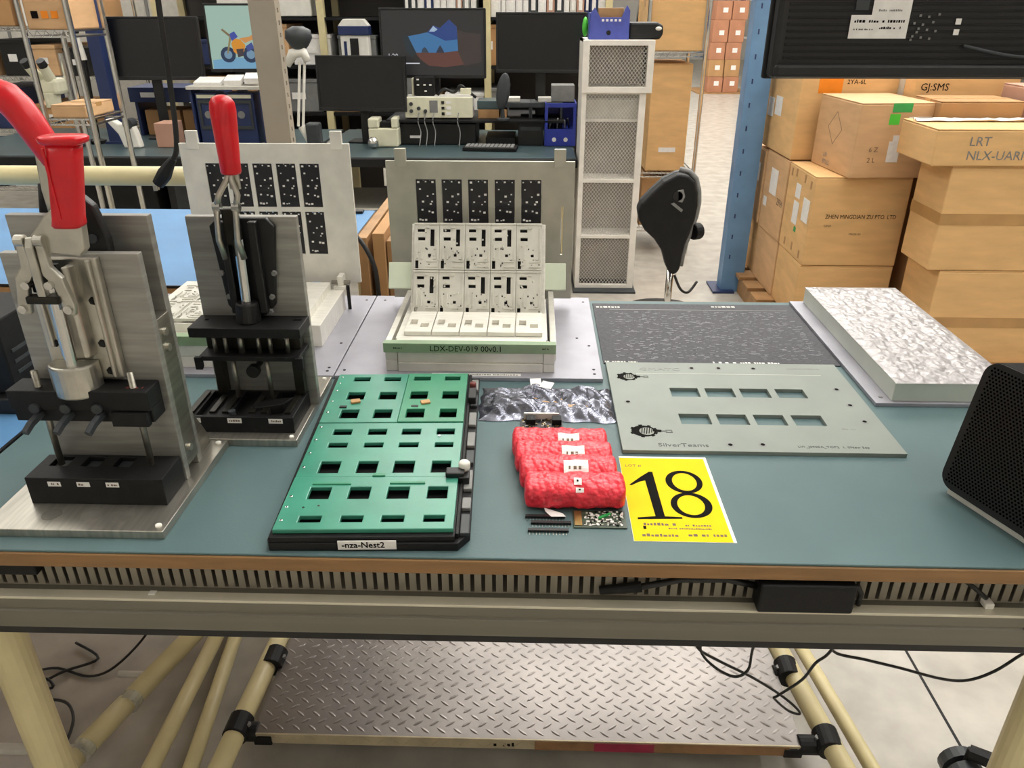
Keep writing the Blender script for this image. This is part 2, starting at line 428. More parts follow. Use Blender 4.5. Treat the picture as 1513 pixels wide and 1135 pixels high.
MB().box((-.695, .985, .9125), (-.505, .998, 1.292)).build('back_plate', 'steeld', p1, .0012)
for x in (-.6835, -.520): MB().box((x, .949, .93), (x+.017, .985, 1.16)).build('spacer_bar', 'steel', p1, .001)
for z in (.955, 1.115, 1.138): MB().cyl((-.503, .962, z), (-.4995, .962, z), .0055, n=12).build('side_bolt', 'cast', p1)
MB().prism([(.998, .9125), (1.048, .9125), (1.048, .925), (1.002, 1.0), (.998, 1.0)], 'x', -.521, -.512).build('gusset', 'steel', p1, .0008)
MB().prism([(.998, .9125), (1.048, .9125), (1.048, .925), (1.002, 1.0), (.998, 1.0)], 'x', -.688, -.679).build('gusset', 'steel', p1, .0008)
for x in (-.666, -.536): MB().cyl((x, .912, .953), (x, .912, 1.10), .0045, n=14).build('guide_rod', 'steel', p1, smooth=True)
ub = MB().box((-.703, .897, 1.048), (-.512, .937, 1.077)).box((-.703, .903, 1.028), (-.512, .937, 1.048)).build('push_block', 'blackm', p1, .0015)
MB().box((-.566, .893, 1.026), (-.516, .903, 1.047)).build('stepped_cheek', 'blackm', ub, .001)
for x in (-.668, -.626, -.583):
    MB().cyl((x, .90, 1.052), (x, .893, 1.052), .007, n=12).build('pin_boss', 'dgrey', p1)
    k = MB().tube([(x, .905, 1.040), (x-.001, .880, 1.036), (x-.003, .868, 1.029)], [.0065, .006, .0055], 6)
    k.build('hook_pin', 'dgrey', p1)
scribble(-.545, -.522, .908, .006, 1.0772, ub, mat('red_ink', '7a3630', .6, 0, 0), 'marking')
# silver toggle clamp
cl = MB()
cl.box((-.648, .926, 1.083), (-.553, .937, 1.252))
cl.box((-.566, .921, 1.086), (-.560, .927, 1.250)); cl.box((-.640, .921, 1.13), (-.634, .927, 1.250))
cl.prism([(-.626,.926),(-.622,.912),(-.616,.908),(-.616,.926)], 'z', 1.12, 1.215)
cl.prism([(-.590,.926),(-.590,.908),(-.584,.912),(-.580,.926)], 'z', 1.12, 1.245)
casting = cl.build('clamp_casting', 'cast', p1, .0022)
poly = [(-.612 + .031*math.cos(a), .914 + .024*math.sin(a)) for a in [PI + PI*i/14 for i in range(15)]] + [(-.581, .926), (-.643, .926)]
MB().prism(poly, 'z', 1.066, 1.112).build('clamp_boss', 'cast', casting, .003)
MB().cyl((-.606, .905, 1.10), (-.604, .905, 1.225), .0078, n=16).build('plunger_rod', 'chrome', casting)
for bx, bz in ((-.635, 1.135), (-.571, 1.135), (-.569, 1.195), (-.569, 1.095)):
    MB().tube([(bx, .9275, bz), (bx, .925, bz), (bx, .9235, bz)], [.0058, .0058, .005], 6).build('clamp_bolt', 'blackm', casting)
fk = MB()
fk.prism([(-.628,1.280),(-.618,1.284),(-.6165,1.24),(-.627,1.226),(-.633,1.188),(-.645,1.186),(-.648,1.2),(-.641,1.236),(-.630,1.25)], 'y', .893, .902)
fk.prism([(-.604,1.284),(-.594,1.280),(-.592,1.25),(-.581,1.236),(-.574,1.2),(-.577,1.186),(-.589,1.188),(-.595,1.226),(-.6055,1.24)], 'y', .893, .902)
fork = fk.build('link_fork', 'cast', p1, .002)
MB().prism([(.905, 1.205), (.890, 1.21), (.890, 1.275), (.896, 1.287), (.908, 1.284), (.91, 1.21)], 'x', -.6165, -.6055).build('link_arm', 'cast', fork, .002)
MB().box((-.632, .888, 1.203), (-.590, .904, 1.213)).build('cross_bar', 'blacko', fork, .002)
MB().box((-.630, .905, 1.213), (-.592, .912, 1.25)).build('fork_gap', 'black', fork)
for x in (-.626, -.597): MB().cyl((x, .886, 1.228), (x, .895, 1.228), .0052, n=14).build('pivot_pin', 'chrome', fork)
for x in (-.623, -.599): MB().cyl((x-.006, .898, 1.282), (x+.006, .898, 1.282), .0075, n=16).build('knuckle', 'cast', fork, .001)
for x in (-.640, -.582): MB().cyl((x, .888, 1.196), (x, .895, 1.196), .0055, n=14).build('pivot_pin', 'chrome', fork)
lv = MB().prism([(-.622, 1.276), (-.606, 1.266), (-.556, 1.262), (-.548, 1.27), (-.544, 1.308), (-.577, 1.320), (-.588, 1.312)], 'y', .9, .915)
lever = lv.build('lever', 'cast', p1, .002)
gp = []
for t, wx, wy in ((0, .0165, .012), (.03, .0185, .0145), (.1, .0175, .014), (.8, .0185, .015), (.93, .0185, .015)):
    c = Vector((-.562 + .020*t, .905, 1.298 + .105*t))
    gp.append([c + Vector((wx*math.copysign(abs(math.cos(a))**.6, math.cos(a)), wy*math.copysign(abs(math.sin(a))**.6, math.sin(a)), 0)) for a in [2*PI*j/20 for j in range(20)]])
grip = MB().rings(gp).build('red_grip', 'red', lever, smooth=True)
gt = []
for z, q in ((1.394, .75), (1.397, 1.0), (1.402, 1.06), (1.4045, .96)):
    gt.append([Vector((-.543 + .0255*q*math.copysign(abs(math.cos(a))**.6, math.cos(a)), .905 + .018*q*math.copysign(abs(math.sin(a))**.6, math.sin(a)), z)) for a in [2*PI*j/20 for j in range(20)]])
MB().rings(gt).build('grip_lip', 'red', lever, smooth=True)
MB().box((-.5635, .8895, 1.31), (-.5600, .8920, 1.392)).build('grip_rib', 'red', lever, .0008)
arm = [(-.600, 1.23), (-.548, 1.23), (-.546, 1.27), (-.556, 1.312), (-.570, 1.326), (-.586, 1.322), (-.597, 1.30)]
MB().prism(arm, 'y', .953, .967).build('black_cheek', 'black', p1, .003)
MB().cyl((-.565, .953, 1.27), (-.565, .949, 1.27), .006, n=12).build('cheek_bolt', 'dgrey', p1)
# rear clamp with the bent handle
rc = MB().box((-.675, .998, 1.10), (-.625, 1.02, 1.27)).build('rear_clamp', 'black', p1, .003)
MB().tube([(-.652, 1.015, 1.25), (-.658, 1.018, 1.29), (-.655, 1.02, 1.325)], [.010, .009, .006], 10).build('spring_sleeve', 'blackm', rc, smooth=True)
MB().prism([(-.650, 1.27), (-.636, 1.27), (-.632, 1.32), (-.634, 1.372), (-.648, 1.372), (-.652, 1.32)], 'y', 1.008, 1.024).build('rear_lever', 'cast', rc, .002)
pts = [(-.641, 1.02, 1.362), (-.638, 1.02, 1.368), (-.640, 1.02, 1.385), (-.650, 1.02, 1.410), (-.660, 1.02, 1.426), (-.672, 1.02, 1.437), (-.688, 1.02, 1.442), (-.71, 1.02, 1.443), (-.748, 1.02, 1.442), (-.752, 1.02, 1.442)]
pts = [(-.628, 1.02, 1.352), (-.629, 1.02, 1.355), (-.640, 1.02, 1.380), (-.651, 1.02, 1.404), (-.660, 1.02, 1.420), (-.671, 1.02, 1.433), (-.688, 1.02, 1.440), (-.71, 1.02, 1.442), (-.760, 1.02, 1.441), (-.766, 1.02, 1.441)]
MB().tube(pts, [.013, .0165, .0185, .0195, .020, .020, .0195, .019, .0185, .012], 18).build('bent_red_grip', 'red', rc, smooth=True)

# press with the black clamp (farther)
p2 = thing('toggle_press', 'second press from left, black toggle clamp with one upright red handle', 'press', (-.463, 1.174, .9))
MB().box((-.551, 1.056, .9), (-.375, 1.292, .9125)).build('base_plate', 'steelbase', p2, .001)
for sx, sy in ((-.386, 1.065), (-.386, 1.28), (-.541, 1.065)): screw((sx, sy, .9125), (0, 0, 1), .004, p2, 'white', .003, 'corner_button')
nb2 = MB().plate(-.562, -.384, 1.078, 1.176, .9125, .941, [(-.545, -.528, 1.085, 1.17), (-.49, -.463, 1.085, 1.17), (-.43, -.405, 1.085, 1.17)]).build('nest_block', 'blackm', p2, .001)
MB().box((-.5615, 1.0785, .9126), (-.3845, 1.1755, .93)).build('nest_floor', 'black', p2)
for x, d in ((-.556, 0), (-.521, .004), (-.500, .002), (-.456, .004), (-.436, 0), (-.397, .003)):
    MB().box((x-.004, 1.09, .941), (x+.006, 1.165-d*4, .9445)).build('nest_rail', 'blacko', p2, .0006)
MB().prism([(-.452, 1.10), (-.41, 1.115), (-.40, 1.14), (-.44, 1.13), (-.458, 1.112)], 'z', .930, .947).build('seated_part', 'blackm', p2, .001)
MB().cyl((-.487, 1.09, .93), (-.487, 1.09, .9465), .006, n=12).build('locator', 'dgrey', p2)
for x in (-.547, -.480, -.413): tape_label(x, 1.078, .9345, nb2, .023, .0085)
MB().box((-.545, 1.178, .9125), (-.370, 1.192, 1.243)).build('front_plate', 'steeld', p2, .0012)
MB().box((-.530, 1.20, .9125), (-.385, 1.212, 1.20)).build('back_plate', 'steeld', p2, .001)
for x in (-.525, -.41): MB().box((x, 1.192, .93), (x+.02, 1.20, 1.15)).build('spacer_bar', 'steel', p2)
MB().prism([(1.212, .9125), (1.275, .9125), (1.275, .925), (1.216, 1.02), (1.212, 1.02)], 'x', -.462, -.453).build('gusset', 'steel', p2)
up = MB().plate(-.548, -.368, 1.119, 1.178, 1.062, 1.0785, [(-.533, -.527, 1.155, 1.161), (-.39, -.376, 1.158, 1.163)]).build('push_plate', 'blackm', p2, .0012)
for x in (-.515, -.497, -.472, -.443, -.424, -.396):
    MB().cyl((x, 1.135, 1.03), (x, 1.135, 1.063), .0035 if x != -.472 else .005, n=10).build('press_pin', 'steel', p2, smooth=True)
MB().box((-.535, 1.15, 1.03), (-.38, 1.172, 1.062)).build('carrier_block', 'blacko', p2, .001)
md = MB().box((-.538, 1.118, 1.022), (-.374, 1.176, 1.030)).build('stripper_plate', 'blackm', p2, .0008)
for x in (-.540, -.376): MB().prism([(1.113, 1.030), (1.121, 1.030), (1.121, 1.012), (1.113, 1.008)], 'x', x-.004, x+.008).build('hook', 'blackm', md, .001)
for x in (-.525, -.392): MB().box((x-.008, 1.155, .945), (x+.008, 1.172, 1.022)).build('guide_bush', 'blacko', p2, .001)
for x in (-.492, -.436): MB().cyl((x, 1.14, .946), (x, 1.14, 1.022), .0042, n=12).build('guide_rod', 'steel', p2, smooth=True)
MB().cyl((-.462, 1.138, .993), (-.462, 1.15, .993), .011, n=16).build('knurled_knob', 'black', p2, .001)
MB().cyl((-.462, 1.15, .993), (-.462, 1.178, .993), .005, n=10).build('knob_shaft', 'blacko', p2)
cb = MB().prism([(-.496, 1.10), (-.483, 1.082), (-.436, 1.082), (-.418, 1.10), (-.402, 1.23), (-.414, 1.243), (-.49, 1.243), (-.505, 1.23)], 'y', 1.168, 1.178)
cb.box((-.486, 1.155, 1.09), (-.474, 1.169, 1.24)); cb.box((-.440, 1.155, 1.09), (-.427, 1.169, 1.24))
cast2 = cb.build('clamp_casting', 'black', p2, .002)
MB().cyl((-.459, 1.152, 1.078), (-.458, 1.152, 1.112), .020, .018, 18).build('clamp_boss', 'black', cast2, .003)
MB().cyl((-.458, 1.152, 1.11), (-.455, 1.152, 1.215), .0085, n=16).build('plunger_rod', 'chrome', cast2)
for bx, bz in ((-.491, 1.115), (-.421, 1.115), (-.497, 1.155), (-.412, 1.155), (-.487, 1.09), (-.427, 1.09)):
    MB().tube([(bx, 1.169, bz), (bx, 1.165, bz), (bx, 1.164, bz)], [.005, .005, .004], 6).build('clamp_bolt', 'grey', cast2)
fk2 = MB()
for x0, x1 in ((-.481, -.476), (-.452, -.446)):
    fk2.tube([(x0+.004, 1.145, 1.185), (x0-.001, 1.143, 1.215), (x0+.002, 1.143, 1.25), (x0+.004, 1.145, 1.268)], [.005, .005, .0045, .006], 8)
fork2 = fk2.build('link_fork', 'cast', p2, smooth=True)
for x0, x1 in ((-.478, -.455), (-.449, -.449)):
    MB().tube([(x0+.001, 1.143, 1.266), (x0+.006, 1.146, 1.283), (x1-.002, 1.15, 1.306), (x1+.002, 1.15, 1.322)], [.0055, .0045, .0045, .0045], 8).build('handle_shank', 'cast', p2, smooth=True)
for x in (-.477, -.448): MB().cyl((x-.005, 1.144, 1.266), (x+.006, 1.144, 1.266), .007, n=12).build('pivot_pin', 'chrome', fork2)
MB().box((-.457, 1.154, 1.29), (-.441, 1.160, 1.325)).build('shank_plate', 'cast', p2, .001)
MB().box((-.474, 1.146, 1.205), (-.450, 1.16, 1.262)).build('link_arm', 'blacko', p2, .003)
prof = [(.0138, 0), (.0150, .003), (.0152, .02), (.0168, .05), (.0180, .075), (.0186, .09), (.0175, .100), (.0130, .107), (.006, .110), (.001, .1105)]
Mh = Matrix.Rotation(math.radians(1.5), 4, 'Y')
MB().lathe((-.450, 1.152, 1.314), prof, 22, Mh).build('red_grip', 'red', p2, smooth=True)

# ------------------------------------------------------------------ assembly fixtures with lidded plates
def circuit_dots(mb, x0, x1, z0, z1, y, seed):
    r = random.Random(seed)
    wd = x1 - x0; hg = z1 - z0
    for u, v in ((.12,.94),(.5,.95),(.85,.94),(.18,.78),(.55,.62),(.82,.66),(.3,.5),(.68,.44),(.8,.5),(.25,.3),(.6,.28),(.78,.26),(.15,.08),(.3,.07),(.45,.08)):
        d = wd * r.uniform(.03, .06)
        x = x0 + wd*(u + r.uniform(-.03,.03)); z = z0 + hg*(v + r.uniform(-.01,.01))
        mb.box((x-d, y-.0008, z-d*.8), (x+d, y, z+d*.8))
def lid_plate(fx, py, x0, x1, z0, z1, cols, pw, rows, tabs, slot=None, m='alum'):
    holes = [(c-pw/2, c+pw/2, r0, r1) for c in cols for r0, r1 in rows]
    if slot: holes.append(slot)
    lid = MB().plate(x0, x1, z0, z1, py-.004, py+.004, holes, axis='y').build('lid_plate', m, fx, .0006)
    i = 0
    for r0, r1 in rows:
        for c in cols:
            b = MB().plate(c-pw/2+.0006, c+pw/2-.0006, r0+.0006, r1-.0006, py-.002, py+.001, [(c-.006, c-.003, r1-.003, r1), (c+.008, c+.011, r1-.003, r1)], axis='y').build('circuit_panel', 'pcb', lid)
            d = MB(); circuit_dots(d, c-pw/2, c+pw/2, r0, r1, py-.002, i); i += 1
            tag(d.build('solder_pads', 'label', b), None, None, kind='stuff')
    for t in tabs:
        MB().box((t-.0125, py-.006, z1-.012), (t+.0125, py+.004, z1+.026)).build('lid_tab', m, fx, .0008)
    return lid
def nest_tile(fx, M, wd, hg, kind, seed):
    r = random.Random(seed)
    H = []
    if kind: H += [(.64*wd, .80*wd, .50*hg, .86*hg)]
    H += [(.14*wd, .42*wd, .80*hg, .865*hg), (.16*wd, .44*wd, .62*hg, .69*hg), (.56*wd, .68*wd, .28*hg, .34*hg), (.06*wd, .19*wd, .03*hg, .20*hg), (.45*wd,.50*wd,.43*hg,.47*hg)]
    t = MB().plate(.0004, wd-.0004, .0004, hg-.0004, 0, .006, H, M=M).build('nest_tile', 'tile', fx, .0004)
    d = MB()
    for u0, u1, v0, v1, h in ((.10,.16,.24,.55,.003),(.30,.36,.22,.5,.003),(.02,.98,.955,.985,.002),(.50,.94,.06,.10,.002),(.50,.94,.17,.20,.002),(.90,.96,.2,.9,.0025),(.46,.60,.88,.93,.003),(.76,.86,.22,.28,.003)):
        d.box((u0*wd, v0*hg, .006), (u1*wd, v1*hg, .006+h), M)
    for _ in range(5):
        u, v = r.uniform(.1,.9)*wd, r.uniform(.1,.9)*hg
        d.tube([M @ Vector((u, v, .006)), M @ Vector((u, v, .0085))], [.0022, .0018], 8)
    tag(d.build('tile_relief', 'tile', t), None, None, kind='stuff')
    k = MB()
    for _ in range(7):
        u, v = r.uniform(.08,.9)*wd, r.uniform(.05,.5)*hg
        k.box((u, v, .0058), (u+wd*r.uniform(.03,.06), v+hg*r.uniform(.02,.04), .0064), M)
    tag(k.build('tile_pins', 'dgrey', t), None, None, kind='stuff')
    return t
def pins(fx, pts, z, r=.004):
    for x, y in pts: MB().lathe((x, y, z), [(r, 0), (r, .0006)], 10).build('dowel_hole', 'blackm', fx)

# right fixture, lid open behind the tilted nest
f2 = thing('assembly_fixture', 'centre fixture with raised tilted nest of bright tiles and lettered green front strip', 'fixture', (-.12, 1.53, .9))
MB().box((-.374, 1.305, .9), (.135, 1.752, .908)).build('base_plate', 'alumw', f2, .001)
pins(f2, ((.120, 1.325), (.120, 1.345), (.118, 1.46), (.120, 1.72), (-.36, 1.33), (-.35, 1.72), (.095, 1.50)), .908, .003)
MB().box((-.2785, 1.330, .908), (-.256, 1.372, .930)).build('end_block', 'alum', f2, .001)
MB().box((-.2785, 1.330, .9305), (-.256, 1.372, .9475)).build('end_block', 'alum', f2, .001)
MB().box((-.255, 1.327, .908), (.022, 1.372, .926)).build('front_bar', 'alum', f2, .001)
MB().box((-.255, 1.330, .9265), (.022, 1.372, .9475)).build('front_bar', 'alum', f2, .001)
MB().box((.0225, 1.329, .926), (.044, 1.372, .9475)).build('end_block', 'alum', f2, .001)
MB().box((.0225, 1.329, .908), (.044, 1.372, .9255)).build('end_block', 'alum', f2, .001)
gs = MB().box((-.281, 1.326, .9478), (.046, 1.343, .967)).build('green_strip', mat('green_edge_board', '8fa588', .4, .15, .06, 20), f2, .0008)
txt('LDX-DEV-019 00v0.1', (-.193, 1.3257, .9515), .0165, 'ink', gs, sx=.94)
scribble(-.262, -.245, .956, .003, 1.3258, gs, 'ink', 'fine_print', 'y'); scribble(.020, .032, .957, .003, 1.3258, gs, 'ink', 'fine_print', 'y')
MB().box((-.19, 1.311, .9081), (-.02, 1.321, .9086)).build('base_label', 'label', f2)
scribble(-.187, -.025, 1.3135, .005, .9086, f2, 'grey', 'fine_print')
for x in (-.285, .04): MB().box((x-.004, 1.385, .908), (x+.008, 1.69, .945)).build('side_rail', 'alum', f2, .001)
MB().box((-.262, 1.3435, .9478), (.028, 1.3725, .958)).build('front_ledge', 'alum', f2, .001)
MB().box((-.265, 1.3725, .908), (.03, 1.60, .958)).build('riser_block', 'alum', f2, .001)
for i in range(5):
    x = -.25 + i * .0545
    MB().plate(x, x+.0525, 1.385, 1.494, .9585, .967, [(x+.006, x+.02, 1.42, 1.45), (x+.028, x+.044, 1.41, 1.43)]).build('pocket_plate', 'alum', f2, .0006)
vv = Vector((0, .1, .18)).normalized(); ww = Vector((0, -vv.z, vv.y))
def tilt(x, b): 
    o = Vector((x, 1.502, .952)) + vv * b
    return Matrix(((1, 0, 0, o.x), (0, vv.y, ww.y, o.y), (0, vv.z, ww.z, o.z), (0, 0, 0, 1)))
for i in range(5):
    nest_tile(f2, tilt(-.250 + i*.0538, 0), .0538, .098, i in (0, 2, 3), 20+i)
    nest_tile(f2, tilt(-.250 + i*.0538, .0985), .0538, .1, i < 4, 40+i)
bk = MB(); bk.box((.002, .002, -.006), (.267, .1, -.002), tilt(-.25, 0)); bk.box((.002, 0, -.006), (.267, .098, -.002), tilt(-.25, .1005))
bk.build('nest_shade_backing', 'blackm', f2)  # black sheet added behind the tiles, shades their openings dark
MB().box((-.006, .0, -.016), (.276, .199, -.006), tilt(-.25, 0)).build('nest_carrier', 'alum', f2, .001)
for x in (-.305, .022): MB().box((0, .062, -.022), (.048, .118, -.012), tilt(x, 0)).build('carrier_tab', 'greenp', f2, .001)
for x in (-.24, .005): MB().prism([(1.505, .962), (1.60, .962), (1.60, 1.06), (1.575, 1.06)], 'x', x-.006, x+.006).build('tilt_bracket', 'alum', f2, .001)
lid_plate(f2, 1.70, -.322, .089, .925, 1.236, [-.2365, -.1795, -.1215, -.0635, -.005], .0445, [(1.10, 1.197), (.985, 1.082)], (-.289, .056), (.0615, .0665, 1.03, 1.14), 'alumd')
for x in (-.25, .02):
    MB().box((x-.02, 1.704, .908), (x+.02, 1.735, .945)).build('hinge_block', 'alum', f2, .001)
    MB().cyl((x-.024, 1.712, .948), (x+.024, 1.712, .948), .006, n=12).build('hinge_pin', 'steel', f2)
MB().lathe((.030, 1.40, .908), [(.008, 0), (.008, .03), (.004, .034)], 12).build('stop_post', 'alum', f2)

# left fixture, lying flat under the presses with its lid raised
f1 = thing('assembly_fixture', 'left fixture half hidden behind the presses with nest lying flat and lid raised', 'fixture', (-.63, 1.53, .9))
MB().box((-.887, 1.305, .9), (-.3765, 1.752, .908)).build('base_plate', 'alumw', f1, .001)
pins(f1, ((-.392, 1.325), (-.392, 1.34), (-.396, 1.46), (-.394, 1.72), (-.45, 1.60), (-.87, 1.33)), .908, .003)
MB().box((-.79, 1.335, .908), (-.46, 1.40, .93)).build('front_bar', 'alum', f1, .001)
MB().box((-.79, 1.335, .9305), (-.46, 1.40, .954)).build('front_bar', 'alum', f1, .001)
MB().box((-.795, 1.331, .9545), (-.455, 1.35, .974)).build('green_strip', mat('green_edge_board_b', '88a07e', .4, .15, .06, 20), f1, .0008)
MB().box((-.79, 1.4005, .908), (-.46, 1.66, .972)).build('riser_block', 'alum', f1, .001)
for j in range(2):
    for i in range(5):
        M = Matrix.Translation((-.765 + i*.0538, 1.405 + j*.1005, .975))
        nest_tile(f1, M, .0538, .098, False, 60 + i + 10*j)
MB().box((-.46, 1.44, .908), (-.43, 1.66, .955)).build('side_rail', 'alum', f1, .001)
lid_plate(f1, 1.70, -.768, -.398, .96, 1.271, [-.489 - .0518*k for k in range(5)], .0425, [(1.134, 1.229), (1.027, 1.124)], (-.737, -.425))
for x in (-.72, -.47):
    MB().box((x-.02, 1.704, .908), (x+.02, 1.735, .97)).build('hinge_block', 'alum', f1, .001)
MB().box((-.452, 1.655, .955), (-.425, 1.69, .963)).build('hinge_leaf', 'alum', f1, .0006)
MB().box((-.444, 1.66, .963), (-.432, 1.69, .985)).build('hinge_leaf', 'alum', f1, .0006)
MB().cyl((-.46, 1.672, .968), (-.418, 1.672, .968), .005, n=12).build('hinge_pin', 'steel', f1)
MB().cyl((-.421, 1.66, .908), (-.421, 1.66, .965), .004, n=10).build('stop_post', 'blackm', f1)

# ------------------------------------------------------------------ green nest on a black base
from mathutils import noise
gn = thing('nest_fixture', 'green slotted nest plate on a black base with white front label', 'fixture', (-.335, .803, .9), math.radians(2.2))
GC = [(.0295, .059), (.085, .1145), (.139, .169), (.195, .223)]
GR = [(.0156, .030), (.069, .098), (.136, .168), (.208, .222), (.247, .265), (.300, .330), (.367, .395), (.439, .455)]
bs = MB().prism([(-.004, -.009), (.242, -.012), (.257, .010), (.257, .478), (-.010, .484), (-.014, .475), (-.008, 0)], 'z', 0, .0125)
bs.plate(-.004, .238, -.008, .480, .0125, .0205, [(a-.004, b+.004, r-.004, s+.004) for a, b in GC for r, s in GR])
bs.box((.238, -.002, .0125), (.243, .478, .0205))
bs.build('nest_base', 'blackm', gn, .0012, local=True)
lab = MB().box((.086, -.0112, .003), (.162, -.0098, .0165)).build('front_label', 'label', gn, local=True)
txt('-nza-Nest2', (.091, -.0114, .0062), .0128, 'ink', lab, local=True, sx=.98, bold=.0002)
for i, (a, b) in enumerate(((.002, .045), (.058, .084), (.105, .155), (.175, .212), (.225, .268), (.292, .335), (.36, .40), (.42, .462))):
    MB().box((.2435, a, .0125), (.256, b, .0185)).build('side_ledge', 'grey' if i % 3 else 'dgrey', gn, .0015, local=True)
def cover(u0, u1, v0, v1, z0, z1, m):
    H = [(a, b, r, s) for a, b in GC for r, s in GR if r > v0 and s < v1 and a > u0 and b < u1]
    MB().plate(u0, u1, v0, v1, z0, z1, H).build('cover_plate', m, gn, .0012, local=True)
cover(0, .236, .0, .124, .0206, .0275, 'green')
cover(0, .236, .1246, .285, .0206, .0265, 'green')
cover(0, .1270, .2856, .468, .0206, .0275, 'green')
cover(.1276, .236, .2856, .468, .0206, .0285, 'greend')
for u0, u1, v0, v1 in ((.112, .130, .124, .131), (.03, .085, .103, .1075), (.14, .19, .104, .109)):
    MB().box((u0, v0, .0265), (u1, v1, .0295)).build('bridge_strip', 'greend', gn, .0006, local=True)
for u, v in ((.048, .356), (.168, .352)):
    MB().cbox((u, v, .0295), (.016, .012, .004), .3).build('sponge_pad', 'tape', gn, .001, local=True)
for u, v in ((.024, .335), (.145, .336)):
    MB().box((u, v, .0275), (u+.012, v+.006, .0293)).build('stop_tab', 'black', gn, local=True)
for v in (.02, .05, .075, .15, .19, .23, .27, .32, .36, .40, .43, .455):
    MB().lathe((.007, v, .0266), [(.0022, 0), (.0022, .0015), (.0012, .0018)], 8).build('plate_screw', 'chrome', gn, local=True)
for u, v in ((.03, .048), (.05, .052), (.215, .46), (.17, .46), (.20, .24)):
    MB().lathe((u, v, .0266), [(.0018, 0), (.0018, .0018)], 8).build('plate_screw', 'chrome', gn, local=True)
lt = MB().box((.218, .118, .0276), (.245, .136, .036)).box((.236, .116, .0125), (.252, .14, .030)).build('latch_block', 'black', gn, .002, local=True)
MB().lathe((.2445, .138, .030), [(.0075, 0), (.0085, .004), (.0085, .011), (.006, .014)], 14).build('latch_knob', 'white', lt, local=True, smooth=True)
lt = MB().box((.240, .365, .0125), (.254, .405, .031)).build('latch_block', 'black', gn, .002, local=True)
MB().lathe((.247, .415, .026), [(.006, 0), (.006, .008), (.004, .010)], 12).build('latch_knob', mat('brick_red', '6e2f2c', .5, 0, .05, 20), lt, local=True, smooth=True)

# ------------------------------------------------------------------ windowed plate, stencil, wrapped tray
wp = thing('windowed_plate', 'pale metal plate with eight rectangular windows and two dark emblems', 'plate', (.37, 1.216, .9))
WX = [(.254, .305), (.318, .3685), (.381, .432), (.4455, .4965)]
MB().plate(.146, .592, 1.050, 1.384, .9, .907, [(a, b, v0, v1) for a, b in WX for v0, v1 in ((1.137, 1.173), (1.238, 1.273))]).build('plate_body', 'alumg', wp, .0006)
for x, y in ((.31, 1.359), (.362, 1.36), (.429, 1.36), (.559, 1.274), (.561, 1.212), (.564, 1.153), (.172, 1.215), (.32, 1.07), (.372, 1.072)):
    o = MB().lathe((x, y, .907), [(.0062, 0), (.0062, .0003)], 16).build('countersunk_hole', 'grey', wp)
    MB().lathe((x, y, .9073), [(.0036, 0), (.0036, .0003)], 12).build('hole_core', 'ink', o)
for cx, cy, q in ((.181, 1.318, .86), (.187, 1.111, 1.0)):
    em = MB().ball((cx, cy, .9071), (.0205*q, .0185*q, .0003), 26, 6).build('emblem_disc', 'ink', wp)
    MB().ball((cx+.005*q, cy-.001*q, .9074), (.0125*q, .0125*q, .0003), 20, 6).build('emblem_core', mat('etch_grey', '84877f', .6, .2, .1, 200), em)
    k = MB()
    for a in (20, 60, 100, 150, 200, 260, 310, 340):
        t = math.radians(a)
        k.cbox((cx + .020*q*math.cos(t), cy + .018*q*math.sin(t), .9073), (.006*q, .006*q, .0004), t)
    for u, v, a, b, r in ((-.003, .0, .016, .0016, 1.4), (.001, .0, .018, .0014, 1.4), (.005, .0, .020, .0016, 1.4), (.009, .0, .018, .0014, 1.4), (.013, .0, .012, .0014, 1.4)):
        k.cbox((cx+u*q, cy+v*q, .9078), (a*q, b*q, .0004), r)
    k.cbox((cx+.022*q, cy+.001*q, .9075), (.014*q, .007*q, .0004), -.1)
    k.build('emblem_print', 'ink', em)
    t = MB(); t.cbox((cx+.030*q, cy+.001*q, .9073), (.016*q, .0035*q, .0003), -.1)
    t.plate(cx+.036*q, cx+.047*q, cy-.005*q, cy+.005*q, .9072, .9075, [(cx+.0385*q, cx+.0445*q, cy-.0022*q, cy+.0022*q)])
    t.build('emblem_tail', mat('etch_tail', '5d605c', .6, .2, 0), em)
txt('SilverTeams', (.204, 1.0625, .9071), .0145, 'dgrey', wp, (1,0,0), (0,1,0), sx=1.15)
txt('GMATC', (.207, 1.3465, .9071), .0175, 'grey', wp, (1,0,0), (0,1,0), sx=1.3)
txt('LW_J0900A_TOP2  1. 0New Sep', (.426, 1.0645, .9071), .0085, 'dgrey', wp, (1,0,0), (0,1,0), sx=.98)
scribble(.494, .556, 1.359, .006, .907, wp, 'grey'); scribble(.517, .54, 1.125, .004, .907, wp, 'grey')
MB().box((.20, 1.3325, .9070), (.55, 1.334, .9072)).build('scribed_line', 'lgrey', wp)

st = thing('stencil_sheet', 'thin dark grey perforated stencil sheet behind the windowed plate', 'stencil', (.38, 1.558, .9))
MB().box((.143, 1.389, .9), (.608, 1.728, .9022)).build('stencil_foil', 'stencil', st)
scribble(.36, .49, 1.394, .007, .9022, st, 'label'); scribble(.146, .21, 1.394, .006, .9022, st, 'lgrey')
scribble(.15, .205, 1.70, .010, .9022, st, 'lgrey'); scribble(.42, .475, 1.708, .010, .9022, st, 'lgrey')
MB().box((.18, 1.688, .9022), (.59, 1.6905, .9024)).build('stencil_border', 'grey', st)
mb = MB(); rr = random.Random(3)
for _ in range(700):
    x = rr.uniform(.17, .585); y = rr.uniform(1.41, 1.68)
    mb.box((x, y, .9022), (x + rr.uniform(.002, .012), y + .0012, .9024))
tag(mb.build('stencil_apertures', mat('aperture_grey', '87868c', .5, .4, 0), st), None, None, kind='stuff')

